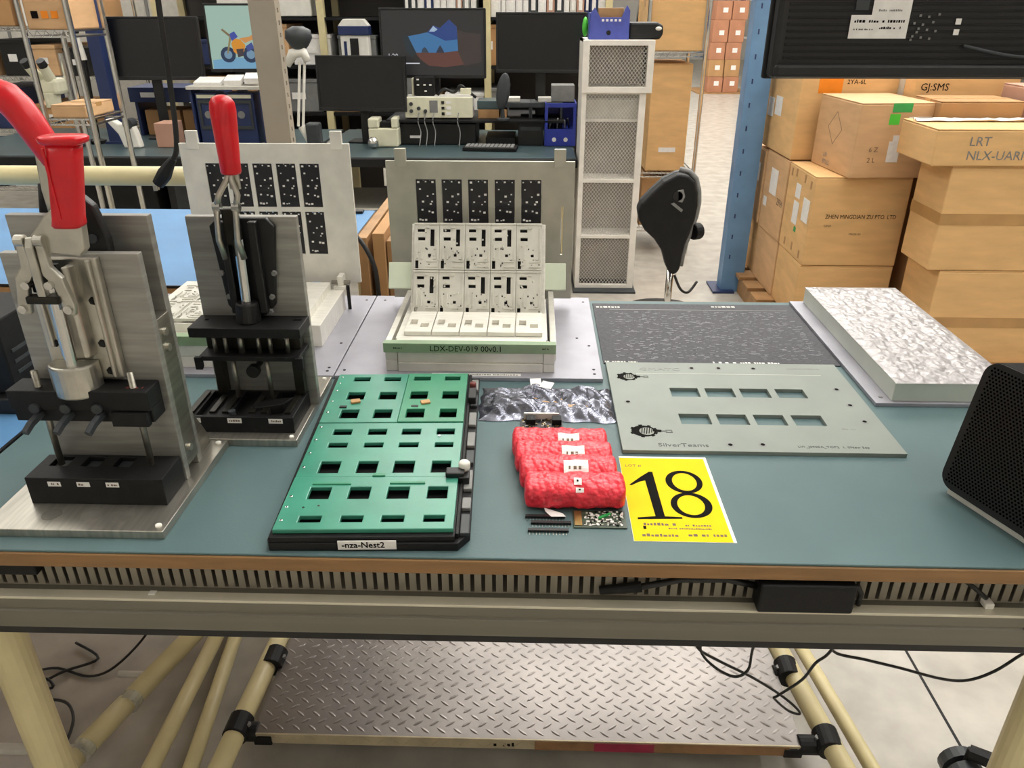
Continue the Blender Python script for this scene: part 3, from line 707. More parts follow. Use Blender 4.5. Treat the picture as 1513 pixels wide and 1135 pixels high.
tr = thing('wrapped_tray', 'silver metal tray at the right topped with a sheet of bubble wrap', 'tray', (.73, 1.48, .9))
MB().box((.610, 1.222, .9), (.850, 1.742, .9075)).build('tray_flange', 'alumw', tr, .001)
MB().box((.640, 1.229, .9078), (.848, 1.735, .943)).build('tray_body', 'tray', tr, .001)
def bub(u, v):
    x = .640 + .21*u; y = 1.228 + .512*v
    e = min(u, 1-u, v*2, (1-v)*2)
    return Vector((x, y, .9435 + min(1, e*9) * (.003 + .004*noise.noise(Vector((x*60, y*45, 1))) + .002*noise.noise(Vector((x*130, y*110, 4))))))
sht = MB().surf(90, 170, bub).build('bubble_sheet', 'bubble', tr, smooth=False)
screw((.627, 1.245, .9075), (0, 0, 1), .004, tr, 'grey', .0012)

# ------------------------------------------------------------------ yellow card
yc = thing('number_card', 'yellow paper card printed with a large black 18', 'card', (.207, .934, .9), 0)
MB().box((.139, .827, .9), (.275, 1.041, .9006)).build('card_sheet', 'paper', yc)
MB().box((.1395, .8275, .9006), (.2705, 1.036, .9008)).build('yellow_print', 'yellow', yc)
X0, Y0, ZT = .139, .827, .9008
def flat(poly, nm):
    MB().prism([(X0+u, Y0+v) for u, v in poly], 'z', ZT, ZT+.0003).build(nm, 'ink', yc)
one = [(.0085, .134), (.011, .132), (.024, .142), (.033, .1455), (.0362, .056), (.0108, .0525), (.0108, .0485), (.0727, .051), (.0727, .0548), (.0492, .056), (.0470, .1695), (.0415, .1695), (.028, .156)]
flat(one, 'digit')
d8 = MB()
for cx, cy, ro, so, ri, si, ph in ((.0905, .1435, .0272, .0302, .0180, .0238, .5), (.0910, .0842, .0292, .0308, .0192, .0242, -.5)):
    n = 36; V = []
    for z in (ZT, ZT+.0003):
        for rx, ry, ox in ((ro, so, 0), (ri, si, .0012*ph)):
            V.append([d8.bm.verts.new((X0+cx+ox+rx*math.cos(2*PI*j/n), Y0+cy+ry*math.sin(2*PI*j/n), z)) for j in range(n)])
    for j in range(n):
        k = (j+1) % n
        d8.bm.faces.new((V[2][j], V[2][k], V[3][k], V[3][j])); d8.bm.faces.new((V[0][j], V[0][k], V[2][k], V[2][j])); d8.bm.faces.new((V[1][k], V[1][j], V[3][j], V[3][k]))
d8.build('digit', 'ink', yc)
txt('LOT #', (X0+.007, Y0+.1835, ZT), .009, 'greyink', yc, (1,0,0), (0,1,0))
for u0, u1, v, h in ((.012, .062, .035, .006), (.074, .11, .034, .004), (.05, .11, .027, .003), (.008, .065, .0105, .006), (.07, .127, .012, .006)):
    scribble(X0+u0, X0+u1, Y0+v, h, ZT, yc, 'greyink')
MB().cbox((X0+.018, Y0+.030, ZT+.0002), (.004, .007, .0003)).build('quote_mark', 'ink', yc)

# ------------------------------------------------------------------ red bubble wrapped rolls
ROLL_L = ['rearmost red bubble wrapped roll, beside the small board with silver components',
          'second red bubble wrapped roll from the back with a narrow white sticker',
          'third red bubble wrapped roll from the back with the largest white sticker',
          'front red bubble wrapped roll of the four with two small pale stickers']
for i, (x0, x1, yc_, zr, stk) in enumerate(((-.029, .121, 1.052, .0165, [(.48, .70)]), (-.024, .125, 1.010, .0175, [(.48, .71)]), (-.016, .128, .966, .0185, [(.45, .70)]), (-.008, .135, .916, .0205, []))):
    rt = thing('bubble_wrap_roll', ROLL_L[i], 'roll', ((x0+x1)/2, yc_, .9), 0, 'red bubble wrapped rolls')
    ry = .0255 if i < 3 else .0275
    def pt(u, t, off=0):
        e = min(u, 1-u) / .055
        s = 1 if e > 1 else .45 + .55*math.sqrt(max(0, 1-(1-e)**2))
        a = 2*PI*t
        ca, sa = math.cos(a), math.sin(a)
        py = math.copysign(abs(ca)**.75, ca); pz = math.copysign(abs(sa)**.75, sa)
        x = x0 + (x1-x0)*u; p = Vector((x*115, py*3.3 + i*9, pz*2.4))
        nn = noise.noise(p)*.0016 + noise.noise(p*.35)*.0016
        r = s*(1 + off) + nn/.02*s
        return Vector((x, yc_ + ry*py*r, .9 + zr + .0005 + max(-zr, zr*pz*r + .004*py*(1 if i < 3 else .2))))
    R = [[pt(u/64, t/40) for t in range(40)] for u in range(65)]
    rb = MB().rings(R).build('wrap', 'redbub', rt, smooth=True)
    for a, b in stk:
        lb = MB().surf(8, 6, lambda u, v: pt(a+(b-a)*u, .5 - (.10 + .15*v), .07))
        o = lb.build('sticker', 'label', rt)
        lm = MB()
        for k in range(3):
            lm.surf(1, 1, lambda u, v: pt(a+(b-a)*(.2+.2*k+(.07+.05*k % .06)*u), .5 - (.16 + .035*v), .085))
        lm.build('sticker_print', 'greyink', o)
    if i == 3:
        for a, b, t0, t1 in ((.485, .56, .17, .24), (.50, .58, .085, .14)):
            o = MB().surf(4, 4, lambda u, v: pt(a+(b-a)*u, .5 - (t0 + (t1-t0)*v), .07)).build('sticker', 'label', rt)
            MB().surf(1, 1, lambda u, v: pt(a+(b-a)*(.35+.25*u), .5 - (t0 + (t1-t0)*(.45+.3*v)), .085)).build('sticker_print', 'ink', o)

# small boards, pin strips and tag around the rolls
def comp_board(o, x0, x1, y0, y1, z, seed, nn, cols):
    r = random.Random(seed)
    for c in cols:
        mb = MB()
        for _ in range(nn):
            x = r.uniform(x0, x1); y = r.uniform(y0, y1); a = r.uniform(.0012, .0045); b = r.uniform(.001, .003)
            mb.box((x-a/2, y-b/2, z), (min(x+a/2, x1), y+b/2, z + r.uniform(.0006, .002)))
        tag(mb.build('board_components', c, o), None, None, kind='stuff')
b1 = thing('circuit_board', 'small populated circuit board at the front edge of the red rolls', 'circuit board', (.096, .873, .9))
MB().box((.060, .853, .9005), (.133, .892, .9022)).build('board', 'pcbg', b1, .0004)
MB().box((.062, .857, .9022), (.072, .890, .9032)).build('edge_contacts', 'gold', b1)
comp_board(b1, .076, .130, .857, .889, .9022, 5, 46, ('label', 'blackm', 'alum'))
MB().cbox((.104, .878, .9035), (.020, .004, .0022), .6).build('green_tab', 'dgreen', b1)
b2 = thing('circuit_board', 'small board with silver components standing behind the red rolls', 'circuit board', (.018, 1.112, .9))
MB().box((-.018, 1.098, .9005), (.054, 1.158, .9025)).build('board', 'pcb', b2, .0004)
comp_board(b2, -.014, .050, 1.10, 1.155, .9025, 9, 40, ('alum', 'blackm', 'gold'))
for x in (-.008, .036): MB().box((x, 1.135, .9025), (x+.016, 1.152, .912)).build('connector', 'blackm', b2, .0006)
MB().box((-.012, 1.154, .9025), (.048, 1.158, .914)).build('edge_connector', 'alum', b2, .0006)
for k, (yy, xa, lb) in enumerate(((.876, -.006, 'black pin strip lying closest to the red rolls'), (.862, .002, 'black pin strip between its two neighbours below the red rolls'), (.845, -.002, 'frontmost black pin strip below the red rolls'))):
    h = thing('pin_strip', lb, 'pin strip', (xa+.026, yy, .9), 0, 'black pin strips by the rolls')
    MB().box((xa, yy-.0025, .9012), (xa+.055, yy+.0025, .9042)).build('housing', 'black', h)
    pn = None
    for j in range(12):
        if pn is None: pn = MB().box((xa+.002, yy-.008, .9003), (xa+.0028, yy+.006, .9011)).build('pin', 'cast', h)
        else:
            c = pn.copy(); COL.objects.link(c); c.parent = h; c.location.x = j*.0045
tg = MB()
tg.prism([(.020, .893), (.046, .880), (.050, .873), (.030, .872), (.022, .884)], 'z', .9049, .9053)
tag(tg.build('paper_tag', 'label', None), 'tiny torn white paper tag lying on the pin strips', 'tag')

# static shielding bag
bg = thing('shielding_bag', 'crumpled shiny anti-static bag lying between green nest and windowed plate', 'bag', (.03, 1.215, .9))
def bagp(u, v):
    x = -.090 + .238*u + .010*noise.noise(Vector((v*4, 3, u))); y = 1.150 + .124*v + .012*noise.noise(Vector((u*5, 9, 0)))
    e = min(1, min(u, 1-u)*9, min(v, 1-v)*5)
    q = Vector((u*5 + v*2, v*2.4 - u*.8, 2.2))
    h = .008 + .016*abs(noise.noise(q)) + .007*abs(noise.noise(q*2.1)) + .0016*noise.noise(q*6)
    return Vector((x, y, .9012 + e*h))
bb = MB().surf(96, 54, bagp); bb.surf(8, 8, lambda u, v: Vector((-.088 + .234*u, 1.153 + .118*v, .9005)))
bb.build('bag_film', 'bag', bg)
MB().box((-.01, 1.185, .905), (.10, 1.22, .911)).build('bag_contents', 'tape', bg, .002)
for x, y, z, a, s in ((.008, 1.256, .924, .1, .020), (.028, 1.236, .928, -.4, .022)):
    MB().cbox((x, y, z), (s, .018, .0006), a, .25).build('bag_label', 'label', bg)

# ------------------------------------------------------------------ speaker at the right
sp = thing('speaker', 'black desktop speaker with perforated grille at the right bench edge', 'speaker', (.686, .905, .9), math.atan2(-.113, .045))
# local x runs along the grille towards the viewer, local y is the depth to the right (away from the bench centre)
L, H, D = .170, .198, .13
def rrect(l, h, r, n=6):
    P = []
    for cx, cz, a0 in ((l/2-r, h-r, 0), (-l/2+r, h-r, 90), (-l/2+r, r, 180), (l/2-r, r, 270)):
        for k in range(n+1):
            a = math.radians(a0 + 90*k/n); P.append((cx + r*math.cos(a), cz + r*math.sin(a)))
    return P
R = []
for yy, q in ((-.066, .965), (-.062, 1.0), (-.02, 1.0), (.03, .93), (.064, .80)):
    R.append([Vector((x*q, yy, .003 + (z-H/2)*q + H/2)) for x, z in rrect(L, H, .022)])
TL = Matrix.Rotation(math.radians(-8.5), 4, 'X')
def tb(mb): mb.bm.transform(TL); return mb
tb(MB().rings(R)).build('cabinet', 'blackm', sp, smooth=False, local=True)
tb(MB().rings([[Vector((x, yy, .004 + (z-.1)*.985 + .1)) for x, z in rrect(L*.985, H, .022)] for yy in (-.0668, -.062)])).build('grille', 'black', sp, local=True)
gh = MB(); px_ = .0052
j = 0; z = .016
while z < H - .006:
    x = -L/2 + .012 + (px_/2 if j % 2 else 0)
    while x < L/2 - .010:
        gh.rings([[Vector((x + .0017*math.cos(PI/3*k), -.0672, z + .0017*math.sin(PI/3*k))) for k in range(6)], [Vector((x + .0012*math.cos(PI/3*k), -.0670, z + .0012*math.sin(PI/3*k))) for k in range(6)]])
        x += px_
    z += px_*.866; j += 1
tag(tb(gh).build('grille_holes', mat('grille_void', '020202', .9, 0, 0, spec=0), sp, local=True), None, None, kind='stuff')
MB().rings([[Vector((x, y, z)) for x, y in ((-L/2+.012, -.056), (L/2-.012, -.056), (L/2-.02, .055), (-L/2+.02, .055))] for z in (0, .012)]).build('silver_foot', 'lgrey', sp, .002, local=True)
sc = MB().tube([(.652, .846, .915), (.655, .800, .905), (.657, .781, .900), (.657, .778, .880), (.655, .780, .84), (.66, .79, .79), (.69, .80, .74)], .0042, 8).build('speaker_cable', 'black', None, smooth=True)
tag(sc, 'black speaker lead dropping over the front bench edge at right', 'cable')

# ------------------------------------------------------------------ power brick and leads at the rail
pb = thing('power_adapter', 'black power brick tucked behind the front rail under the bench top', 'power adapter', (.36, .797, .8225))
MB().box((.300, .781, .8228), (.424, .811, .868)).build('brick_case', 'blackm', pb, .003)
MB().tube([(.300, .80, .852), (.26, .80, .862), (.20, .80, .860), (.15, .802, .845), (.12, .806, .834)], .0045, 8).build('mains_lead', 'black', pb, smooth=True)
MB().cyl((.15, .802, .845), (.095, .806, .834), .0075, .006, 10).build('lead_plug', 'blackm', pb, .001)
MB().tube([(.424, .80, .852), (.432, .799, .855), (.437, .797, .845), (.436, .796, .826)], .0035, 8).build('output_lead', 'black', pb, smooth=True)
MB().tube([(.25, .803, .8685), (.34, .80, .8715), (.425, .80, .8690)], .0045, 8).build('folded_lead', 'black', pb, smooth=True)
cz_ = MB().tube([(.555, .815, .872), (.585, .806, .852), (.603, .800, .838)], .0032, 8).build('small_lead', 'black', None, smooth=True)
tag(cz_, 'short thin black lead crossing the slotted duct near the right end', 'cable')
q = MB().box((.602, .795, .8228), (.614, .8105, .832)).build('cable_clip', 'white', None, .002); tag(q, 'small white cable clip on the rail at the right', 'clip')
q = MB().box((-.515, .792, .8226), (-.505, .80, .8246)).build('cable_clip', 'white', None, .0008); tag(q, 'flat white clip on the rail below the nearest press', 'clip')
hd = MB().box((-.75, .800, .846), (-.665, .815, .868)).build('under_desk_switch', 'blackm', None, .002); tag(hd, 'black switch box under the left end of the bench top', 'switch')
def smooth_pts(P, n=5):
    P = [Vector(p) for p in P]; out = []
    for i in range(len(P)-1):
        a = P[max(i-1,0)]; b = P[i]; c = P[i+1]; d = P[min(i+2, len(P)-1)]
        for k in range(n):
            t = k/n
            out.append(.5*((2*b) + (c-a)*t + (2*a-5*b+4*c-d)*t*t + (3*b-a-3*c+d)*t**3))
    return out + [P[-1]]
LOOPS = [
 ('thin black loose lead looping under the rail toward the right shelf clamp', [(.24, .83, .757), (.251, .860, .683), (.291, .880, .636), (.355, .900, .581), (.413, .920, .523), (.445, .920, .493), (.455, .920, .477), (.435, .920, .484), (.404, .910, .522), (.404, .900, .541), (.431, .890, .587), (.436, .870, .644), (.447, .860, .675), (.45, .83, .757)]),
 ('thin black lead sagging in one loop just below the rail', [(.25, .83, .757), (.257, .860, .677), (.281, .860, .643), (.314, .860, .623), (.333, .860, .638), (.334, .860, .679), (.33, .83, .757)]),
 ('thin black lead in a long swag below the rail at the right', [(.44, .83, .757), (.452, .860, .680), (.505, .860, .663), (.558, .860, .648), (.623, .860, .628), (.663, .860, .626), (.698, .860, .646), (.730, .860, .683), (.75, .83, .757)]),
]
for lb, P in LOOPS:
    tag(MB().tube(smooth_pts(P), .0022, 6).build('loose_lead', 'black', None, smooth=True), lb, 'cable')
tag(MB().tube([(.08, .83, .742), (.14, .835, .735), (.18, .835, .738), (.21, .83, .75)], .010, 8).build('cable_bundle', 'black', None, smooth=True), 'dark cable bundle hugging the underside of the rail', 'cable')
tangle = [(-1.206, 1.500, 0.012), (-1.120, 1.450, 0.010), (-1.183, 1.403, 0.012), (-1.220, 1.367, 0.010), (-1.234, 1.341, 0.012), (-1.181, 1.347, 0.016), (-1.209, 1.372, 0.018), (-1.220, 1.346, 0.020), (-1.171, 1.291, 0.012), (-1.100, 1.226, 0.012), (-1.066, 1.193, 0.010), (-1.079, 1.255, 0.012), (-1.119, 1.303, 0.012), (-1.165, 1.310, 0.016), (-1.189, 1.293, 0.012)]
tag(MB().tube(smooth_pts(tangle), .0036, 6).build('cable_tangle', 'black', None, smooth=True), 'tangle of thin black cable on the floor at lower left', 'cable')
tag(MB().tube(smooth_pts([(-.99, 1.56, .10), (-1.02, 1.52, .03), (-1.061, 1.422, .012), (-1.117, 1.394, .006), (-1.209, 1.418, .006), (-1.264, 1.405, .006), (-1.299, 1.378, .006), (-1.340, 1.359, .006)]), .0036, 6).build('floor_cable', 'black', None, smooth=True), 'single black cable rising from the floor at lower left', 'cable')
# caster base at lower right
oc = thing('swivel_chair', 'black caster base of a chair showing at the lower right corner', 'chair', (1.17, 1.0, 0))
MB().lathe((1.17, 1.0, .10), [(.035, 0), (.04, .03), (.03, .06), (.026, .30)], 16).build('hub', 'blackm', oc)
for k in range(5):
    a = math.radians(144 + 72*k); e = Vector((1.17 + .27*math.cos(a), 1.0 + .27*math.sin(a), .098))
    MB().tube([(1.17, 1.0, .125), e], [.024, .016], 8).build('base_arm', 'blackm', oc)
    for s in (-1, 1):
        n_ = Vector((-math.sin(a+.6), math.cos(a+.6), 0)) * s
        MB().tube([e + n_*.006 + Vector((0,0,-.058)), e + n_*.030 + Vector((0,0,-.058)), e + n_*.038 + Vector((0,0,-.058))], [.040, .040, .028], 18).build('caster_wheel', 'dgrey', oc)
    MB().tube([e + Vector((0,0,-.06)), e + Vector((0,0,.01))], [.006, .006], 8).build('caster_stem', 'blackm', oc)

# ------------------------------------------------------------------ blue benches, column, pipe behind
def bench(name, label, x0, x1, y0, y1, edge):
    b = thing(name, label, 'workbench', ((x0+x1)/2, (y0+y1)/2, 0))
    MB().box((x0, y0, .872), (x1, y1, .896)).build('tabletop', 'ply', b, .001)
    MB().box((x0+.001, y0+.001, .896), (x1-.001, y1-.001, .900)).build('blue_mat', 'blue', b, .001)
    MB().box((x1-.004, y0, .893) if edge == 'r' else (x0, y0, .893), (x1+.0015, y1, .9012) if edge == 'r' else (x1, y0+.003, .9008)).build('edge_strip', 'black', b)
    for x in (x0+.05, x1-.05):
        for y in (y0+.06, y1-.06): MB().cyl((x, y, 0), (x, y, .872), .022, n=14).build('leg', 'pipe', b)
    return b
b1_ = bench('workbench', 'blue topped workbench at the far left beside the presses', -2.3, -.846, .62, 1.765, 'r')
b2_ = bench('workbench', 'blue topped workbench behind the raised fixture plates', -2.3, -.545, 1.83, 2.636, 'f')
MB().box((-.62, 2.585, .901), (-.58, 2.615, .909)).build('mat_stud', 'black', b2_, .002)
dv = thing('black_device', 'black boxed device at the left frame edge on the blue bench', 'device', (-1.02, 1.24, .9), 0)
MB().box((-1.15, 1.17, .93), (-.897, 1.32, 1.065)).build('case', 'blackm', dv, .004)
MB().box((-1.13, 1.15, .9), (-.883, 1.32, .93)).build('foot_plate', 'black', dv, .003)
for z in (.96, .98, 1.0): MB().box((-.8985, 1.19, z), (-.8955, 1.30, z+.006)).build('vent_slot', 'dgrey', dv)
cu = MB().tube(smooth_pts([(-.78, 2.12, .905), (-.72, 2.05, .906), (-.62, 1.98, .925), (-.55, 1.93, .99), (-.50, 1.90, 1.03), (-.44, 1.87, 1.02), (-.40, 1.85, .96), (-.39, 1.84, .90), (-.39, 1.84, .80)]), .006, 8)
tag(cu.build('black_cable', 'black', None, smooth=True), 'thick black cable curving from the blue mat behind the raised plate', 'cable')

# taupe slotted column with the ivory pipe
co = thing('slotted_column', 'taupe steel upright with a strip of square holes, standing behind the left fixture', 'column', (-.575, 1.80, 0))
SL = [(1.787, 1.795, z/1000, z/1000+.009) for z in range(900, 1760, 24)]
MB().box((-.601, 1.773, 0), (-.545, 1.779, 2.35)).build('front_face', 'colm', co)
MB().plate(1.779, 1.808, 0, 2.35, -.5475, -.545, SL, axis='x').build('slotted_strip', 'colm', co)
MB().box((-.601, 1.779, 0), (-.5985, 1.808, 2.35)).build('side_face', 'colm', co)
MB().box((-.56, 1.779, 0), (-.549, 1.784, 2.35)).build('inner_web', 'black', co)
MB().box((-.63, 1.765, 0), (-.53, 1.815, .012)).build('base_plate', 'dgrey', co)
pp = thing('pipe_rail', 'ivory horizontal pipe running left behind the presses to the column', 'pipe', (-1.4, 1.80, 1.18))
MB().tube([(-2.3, 1.81, 1.178), (-.602, 1.81, 1.178)], .0222, 20).build('pipe', 'pipe', pp, smooth=True)
MB().tube([(-2.25, 1.81, 0), (-2.25, 1.81, 2.35)], .0222, 16).build('pipe_post', 'pipe', pp, smooth=True)
MB().tube([(-2.3, 1.80, 2.36), (-.5, 1.80, 2.36)], .0222, 16).build('overhead_pipe', 'pipe', pp, smooth=True)
cp = thing('hanging_lead', 'black lead with a plug hanging in front of the ivory pipe', 'cable', (-.83, 1.76, 1.17))
MB().tube(smooth_pts([(-.76, 1.78, 2.335), (-.765, 1.765, 1.9), (-.778, 1.75, 1.56), (-.785, 1.75, 1.40), (-.792, 1.75, 1.29), (-.80, 1.75, 1.245), (-.812, 1.75, 1.225)]), .0062, 8).build('lead', 'black', cp, smooth=True)
MB().tube([(-.810, 1.75, 1.228), (-.822, 1.75, 1.214), (-.836, 1.75, 1.195), (-.856, 1.75, 1.172)], [.008, .012, .0165, .0135], 10).build('plug_body', 'blackm', cp, .001)
for d in (-.005, .005): MB().box((-.866, 1.748+d, 1.158), (-.858, 1.752+d, 1.170)).build('plug_pin', 'cast', cp)

# ------------------------------------------------------------------ black monitor seen from behind at upper right
mr = thing('rear_monitor', 'large black screen seen from behind at the top right with white rating labels', 'monitor', (.78, 1.62, 1.42))
Mm = Matrix.Translation((0, 0, 0)) @ Matrix.Rotation(0, 4, 'Z')
MB().box((.452, 1.600, 1.412), (1.16, 1.640, 1.86)).build('rear_shell', 'black', mr, .008)
MB().box((.448, 1.640, 1.408), (1.165, 1.656, 1.865)).build('bezel', 'blackm', mr, .004)
for i in range(14):
    MB().box((.47, 1.5975, 1.446 + i*.0115), (.985, 1.6005, 1.451 + i*.0115)).build('vent_rib', 'blackm', mr, .0008)
MB().box((.455, 1.585, 1.414), (1.15, 1.6, 1.438)).build('lower_hump', 'black', mr, .006)
l1 = MB().box((.585, 1.5966, 1.482), (.692, 1.5974, 1.522)).box((.622, 1.5966, 1.522), (.692, 1.5974, 1.60)).build('rating_label', 'label', mr)
scribble(.592, .685, 1.509, .0055, 1.5966, l1, 'ink', 'fine_print', 'y'); scribble(.592, .63, 1.4965, .0025, 1.5966, l1, 'ink', 'fine_print', 'y'); scribble(.64, .68, 1.498, .0045, 1.5966, l1, 'ink', 'fine_print', 'y')
scribble(.63, .685, 1.528, .004, 1.5966, l1, 'grey', 'fine_print', 'y')
l2 = MB().box((.590, 1.5966, 1.53), (.614, 1.5974, 1.60)).build('dark_label', 'dgrey', mr)
for i in range(14):
    rx = random.Random(i)
    MB().box((.70 + .0085*i % .05 + .0, 1.5966, 1.478 + (i*.013) % .05), (.704 + .0085*i % .05, 1.5974, 1.482 + (i*.013) % .05)).build('approval_mark', 'grey', mr)
for z in (1.488, 1.506): MB().box((.778, 1.5966, z), (.788, 1.5974, z+.010)).build('approval_mark', 'label', mr)
MB().tube(smooth_pts([(.80, 1.592, 1.47), (.90, 1.585, 1.452), (1.0, 1.585, 1.455), (1.14, 1.59, 1.48)]), .003, 6).build('rear_cable', 'dgrey', mr, smooth=True)
MB().box((1.02, 1.55, 1.60), (1.12, 1.60, 1.70)).build('mount_plate', 'blackm', mr, .003)
MB().tube([(1.07, 1.57, 1.65), (1.15, 1.575, 1.65), (1.42, 1.95, 1.65)], .022, 12).build('mount_arm', 'dgrey', mr)
MB().tube([(1.42, 1.95, .0), (1.42, 1.95, 1.95)], .024, 14).build('mount_pole', 'dgrey', mr)
MB().lathe((1.42, 1.95, 0), [(.16, 0), (.16, .015), (.03, .03)], 20).build('pole_base', 'dgrey', mr)

# ------------------------------------------------------------------ blue rack upright
bp_ = thing('rack_upright', 'blue painted steel rack upright left of the stacked cartons', 'rack', (1.19, 4.45, 0))
MB().box((1.12, 4.40, 0), (1.25, 4.412, 3.2)).box((1.12, 4.412, 0), (1.128, 4.50, 3.2)).box((1.242, 4.412, 0), (1.25, 4.50, 3.2)).build('post', 'bluepost', bp_, .001)
MB().box((1.17, 4.50, 0), (1.25, 4.52, 3.2)).build('shadow_flange', 'navy', bp_)  # navy colour stands in for shadow on the post's right
MB().box((1.07, 4.36, 0), (1.195, 4.56, .012)).build('foot', 'navy', bp_)
for i in range(22): MB().box((1.148, 4.3995, .2+i*.12), (1.156, 4.4005, .225+i*.12)).build('keyhole', 'navy', bp_)

# ------------------------------------------------------------------ cardboard cartons
def carton(label, x0, x1, y0, y1, z0, z1, m='card', rz=0, tape=True, group=None, piv=None):
    c = thing('cardboard_box', label, 'box', ((x0+x1)/2, (y0+y1)/2, z0), rz, group)
    a, b, h = (x1-x0)/2, (y1-y0)/2, z1-z0
    MB().box((-a, -b, 0), (a, b, h-.004)).build('body', m, c, .006, local=True)
    g = .002
    MB().box((-a+.001, -b+.001, h-.004), (a-.001, -g, h)).build('flap', m, c, .001, local=True)
    MB().box((-a+.001, g, h-.004), (a-.001, b-.001, h)).build('flap', m, c, .001, local=True)
    if tape:
        MB().box((-a-.0012, -.025, h*.72), (a+.0012, .025, h+.001)).build('tape', 'tape', c, local=True)
    return c
def on_front(c, u0, u1, v0, v1, m, W, H, D, name='sticker', side='f'):
    if side == 'f': mb = MB().box((-W/2+u0*W, -D/2-.0012, v0*H), (-W/2+u1*W, -D/2, v1*H))
    else: mb = MB().box((-W/2-.0012, D/2-u1*D, v0*H), (-W/2, D/2-u0*D, v1*H))
    return mb.build(name, m, c, local=True)
def prn(c, s, u, v, size, W, H, D, m='greyink', sx=1, side='f'):
    if side == 'f': txt(s, (-W/2+u*W, -D/2-.0008, v*H), size, m, c, sx=sx, local=True, name='printing')
    else: txt(s, (-W/2-.0008, D/2-u*D, v*H), size, m, c, (0,-1,0), (0,0,1), sx=sx, local=True, name='printing')
pl = thing('pallet', 'wooden pallet under the left carton stack, its corner just showing', 'pallet', (1.52, 4.2, 0))
for i in range(7): MB().box((1.20, 3.55+i*.19, .10), (1.75, 3.68+i*.19, .118)).build('deck_board', 'ply', pl)
for x in (1.22, 1.45, 1.67): MB().box((x, 3.56, 0), (x+.08, 4.82, .10)).build('bearer', 'ply', pl)
def stick_rows(c, W, H, D, rows, side='l'):
    for u0, u1, v0, v1, m in rows: on_front(c, u0, u1, v0, v1, m, W, H, D, 'sticker', side)
W, D = .44, .39
for k, (lb) in enumerate(('bottom carton at the front of the left stack, plain side showing', 'bottom carton in the middle of the left stack', 'bottom carton at the back of the left stack by the blue upright')):
    carton(lb, 1.29 + .0*k, 1.73, 3.60+k*.40, 3.60+k*.40+D, .118, .412, 'card' if k != 1 else 'card2', math.radians(1.5*(k-1)), False, 'left carton stack')
c1 = carton('large carton in the second layer with one line of dark print on its front', 1.29, 1.73, 3.60, 3.99, .414, .832, 'card', 0, False, 'left carton stack')
prn(c1, 'ZHEN MINGDIAN ZU PTO. LTD', .16, .545, .027, W, .418, D, 'ink', .86); prn(c1, 'C/NO', .16, .45, .014, W, .418, D); prn(c1, 'MADE IN', .44, .36, .014, W, .418, D)
stick_rows(c1, W, .418, D, [(.36, .56, .36, .62, 'label'), (.70, .93, .46, .72, 'label'), (.36, .54, .66, .82, 'label'), (.50, .58, .28, .34, 'dgreen')])
for uv in ((.1, .86), (.28, .88), (.62, .87), (.85, .84), (.2, .05), (.5, .06), (.8, .04)): on_front(c1, uv[0], uv[0]+.05, uv[1], uv[1]+.09, 'card3', W, .418, D, 'corner_tape', 'l')
c2 = carton('second layer carton in the middle with small white stickers on its side', 1.285, 1.72, 4.01, 4.38, .414, .828, 'card2', math.radians(1), False, 'left carton stack')
stick_rows(c2, .435, .414, .37, [(.30, .62, .50, .82, 'label'), (.1, .25, .3, .42, 'label')])
prn(c2, 'ZFH', .70, .42, .05, .435, .414, .37, 'greyink', 1, 'l')
c3 = carton('second layer carton at the back beside the blue upright', 1.28, 1.71, 4.40, 4.76, .414, .82, 'card2', 0, False, 'left carton stack')
stick_rows(c3, .43, .406, .36, [(.15, .45, .35, .62, 'label'), (.5, .8, .55, .8, 'label')])
ca = carton('upright carton at the back of the left stack with an orange sticker', 1.285, 1.76, 4.02, 4.56, .834, 1.262, 'card', math.radians(1), False, 'left carton stack')
on_front(ca, .18, .42, .74, .96, 'orange', .475, .428, .54); prn(ca, 'FRAGILE', .20, .82, .022, .475, .428, .54, 'ink', .8); prn(ca, '2YA-6L', .46, .84, .03, .475, .428, .54, 'ink')
stick_rows(ca, .475, .428, .54, [(.35, .55, .42, .64, 'label'), (.12, .30, .38, .60, 'label')])
W, D, Hh = .335, .42, .322
cb_ = carton('carton with a green tape mark and white stickers on top of the left stack', 1.40, 1.735, 3.575, 3.995, .833, 1.155, 'card2', math.radians(5), False, 'left carton stack')
on_front(cb_, .42, .68, .88, 1.0, 'dgreen', W, Hh, D, 'green_tape'); on_front(cb_, .40, .54, .72, .86, 'lime', W, Hh, D)
on_front(cb_, .66, .96, .66, .82, 'label', W, Hh, D); on_front(cb_, .50, .97, .48, .58, 'label', W, Hh, D); on_front(cb_, .46, .62, .22, .50, 'label', W, Hh, D)
prn(cb_, '6 Z', .2, .36, .03, W, Hh, D); prn(cb_, '2 L', .2, .22, .03, W, Hh, D)
k = MB(); k.plate(-.075, .075, -.075, .075, 0, .0008, [(-.070, .070, -.070, .070)], M=Matrix.Translation((-W/2-.0002, .01, .19)) @ Matrix.Rotation(PI/4, 4, 'X') @ Matrix.Rotation(PI/2, 4, 'Y') @ Matrix.Scale(.7, 4))
k.build('diamond_mark', 'greyink', cb_, local=True)
prn(cb_, 'LN', .30, .16, .03, W, Hh, D, 'grey', 1, 'l'); prn(cb_, 'BTLLL', .30, .06, .03, W, Hh, D, 'grey', 1, 'l')
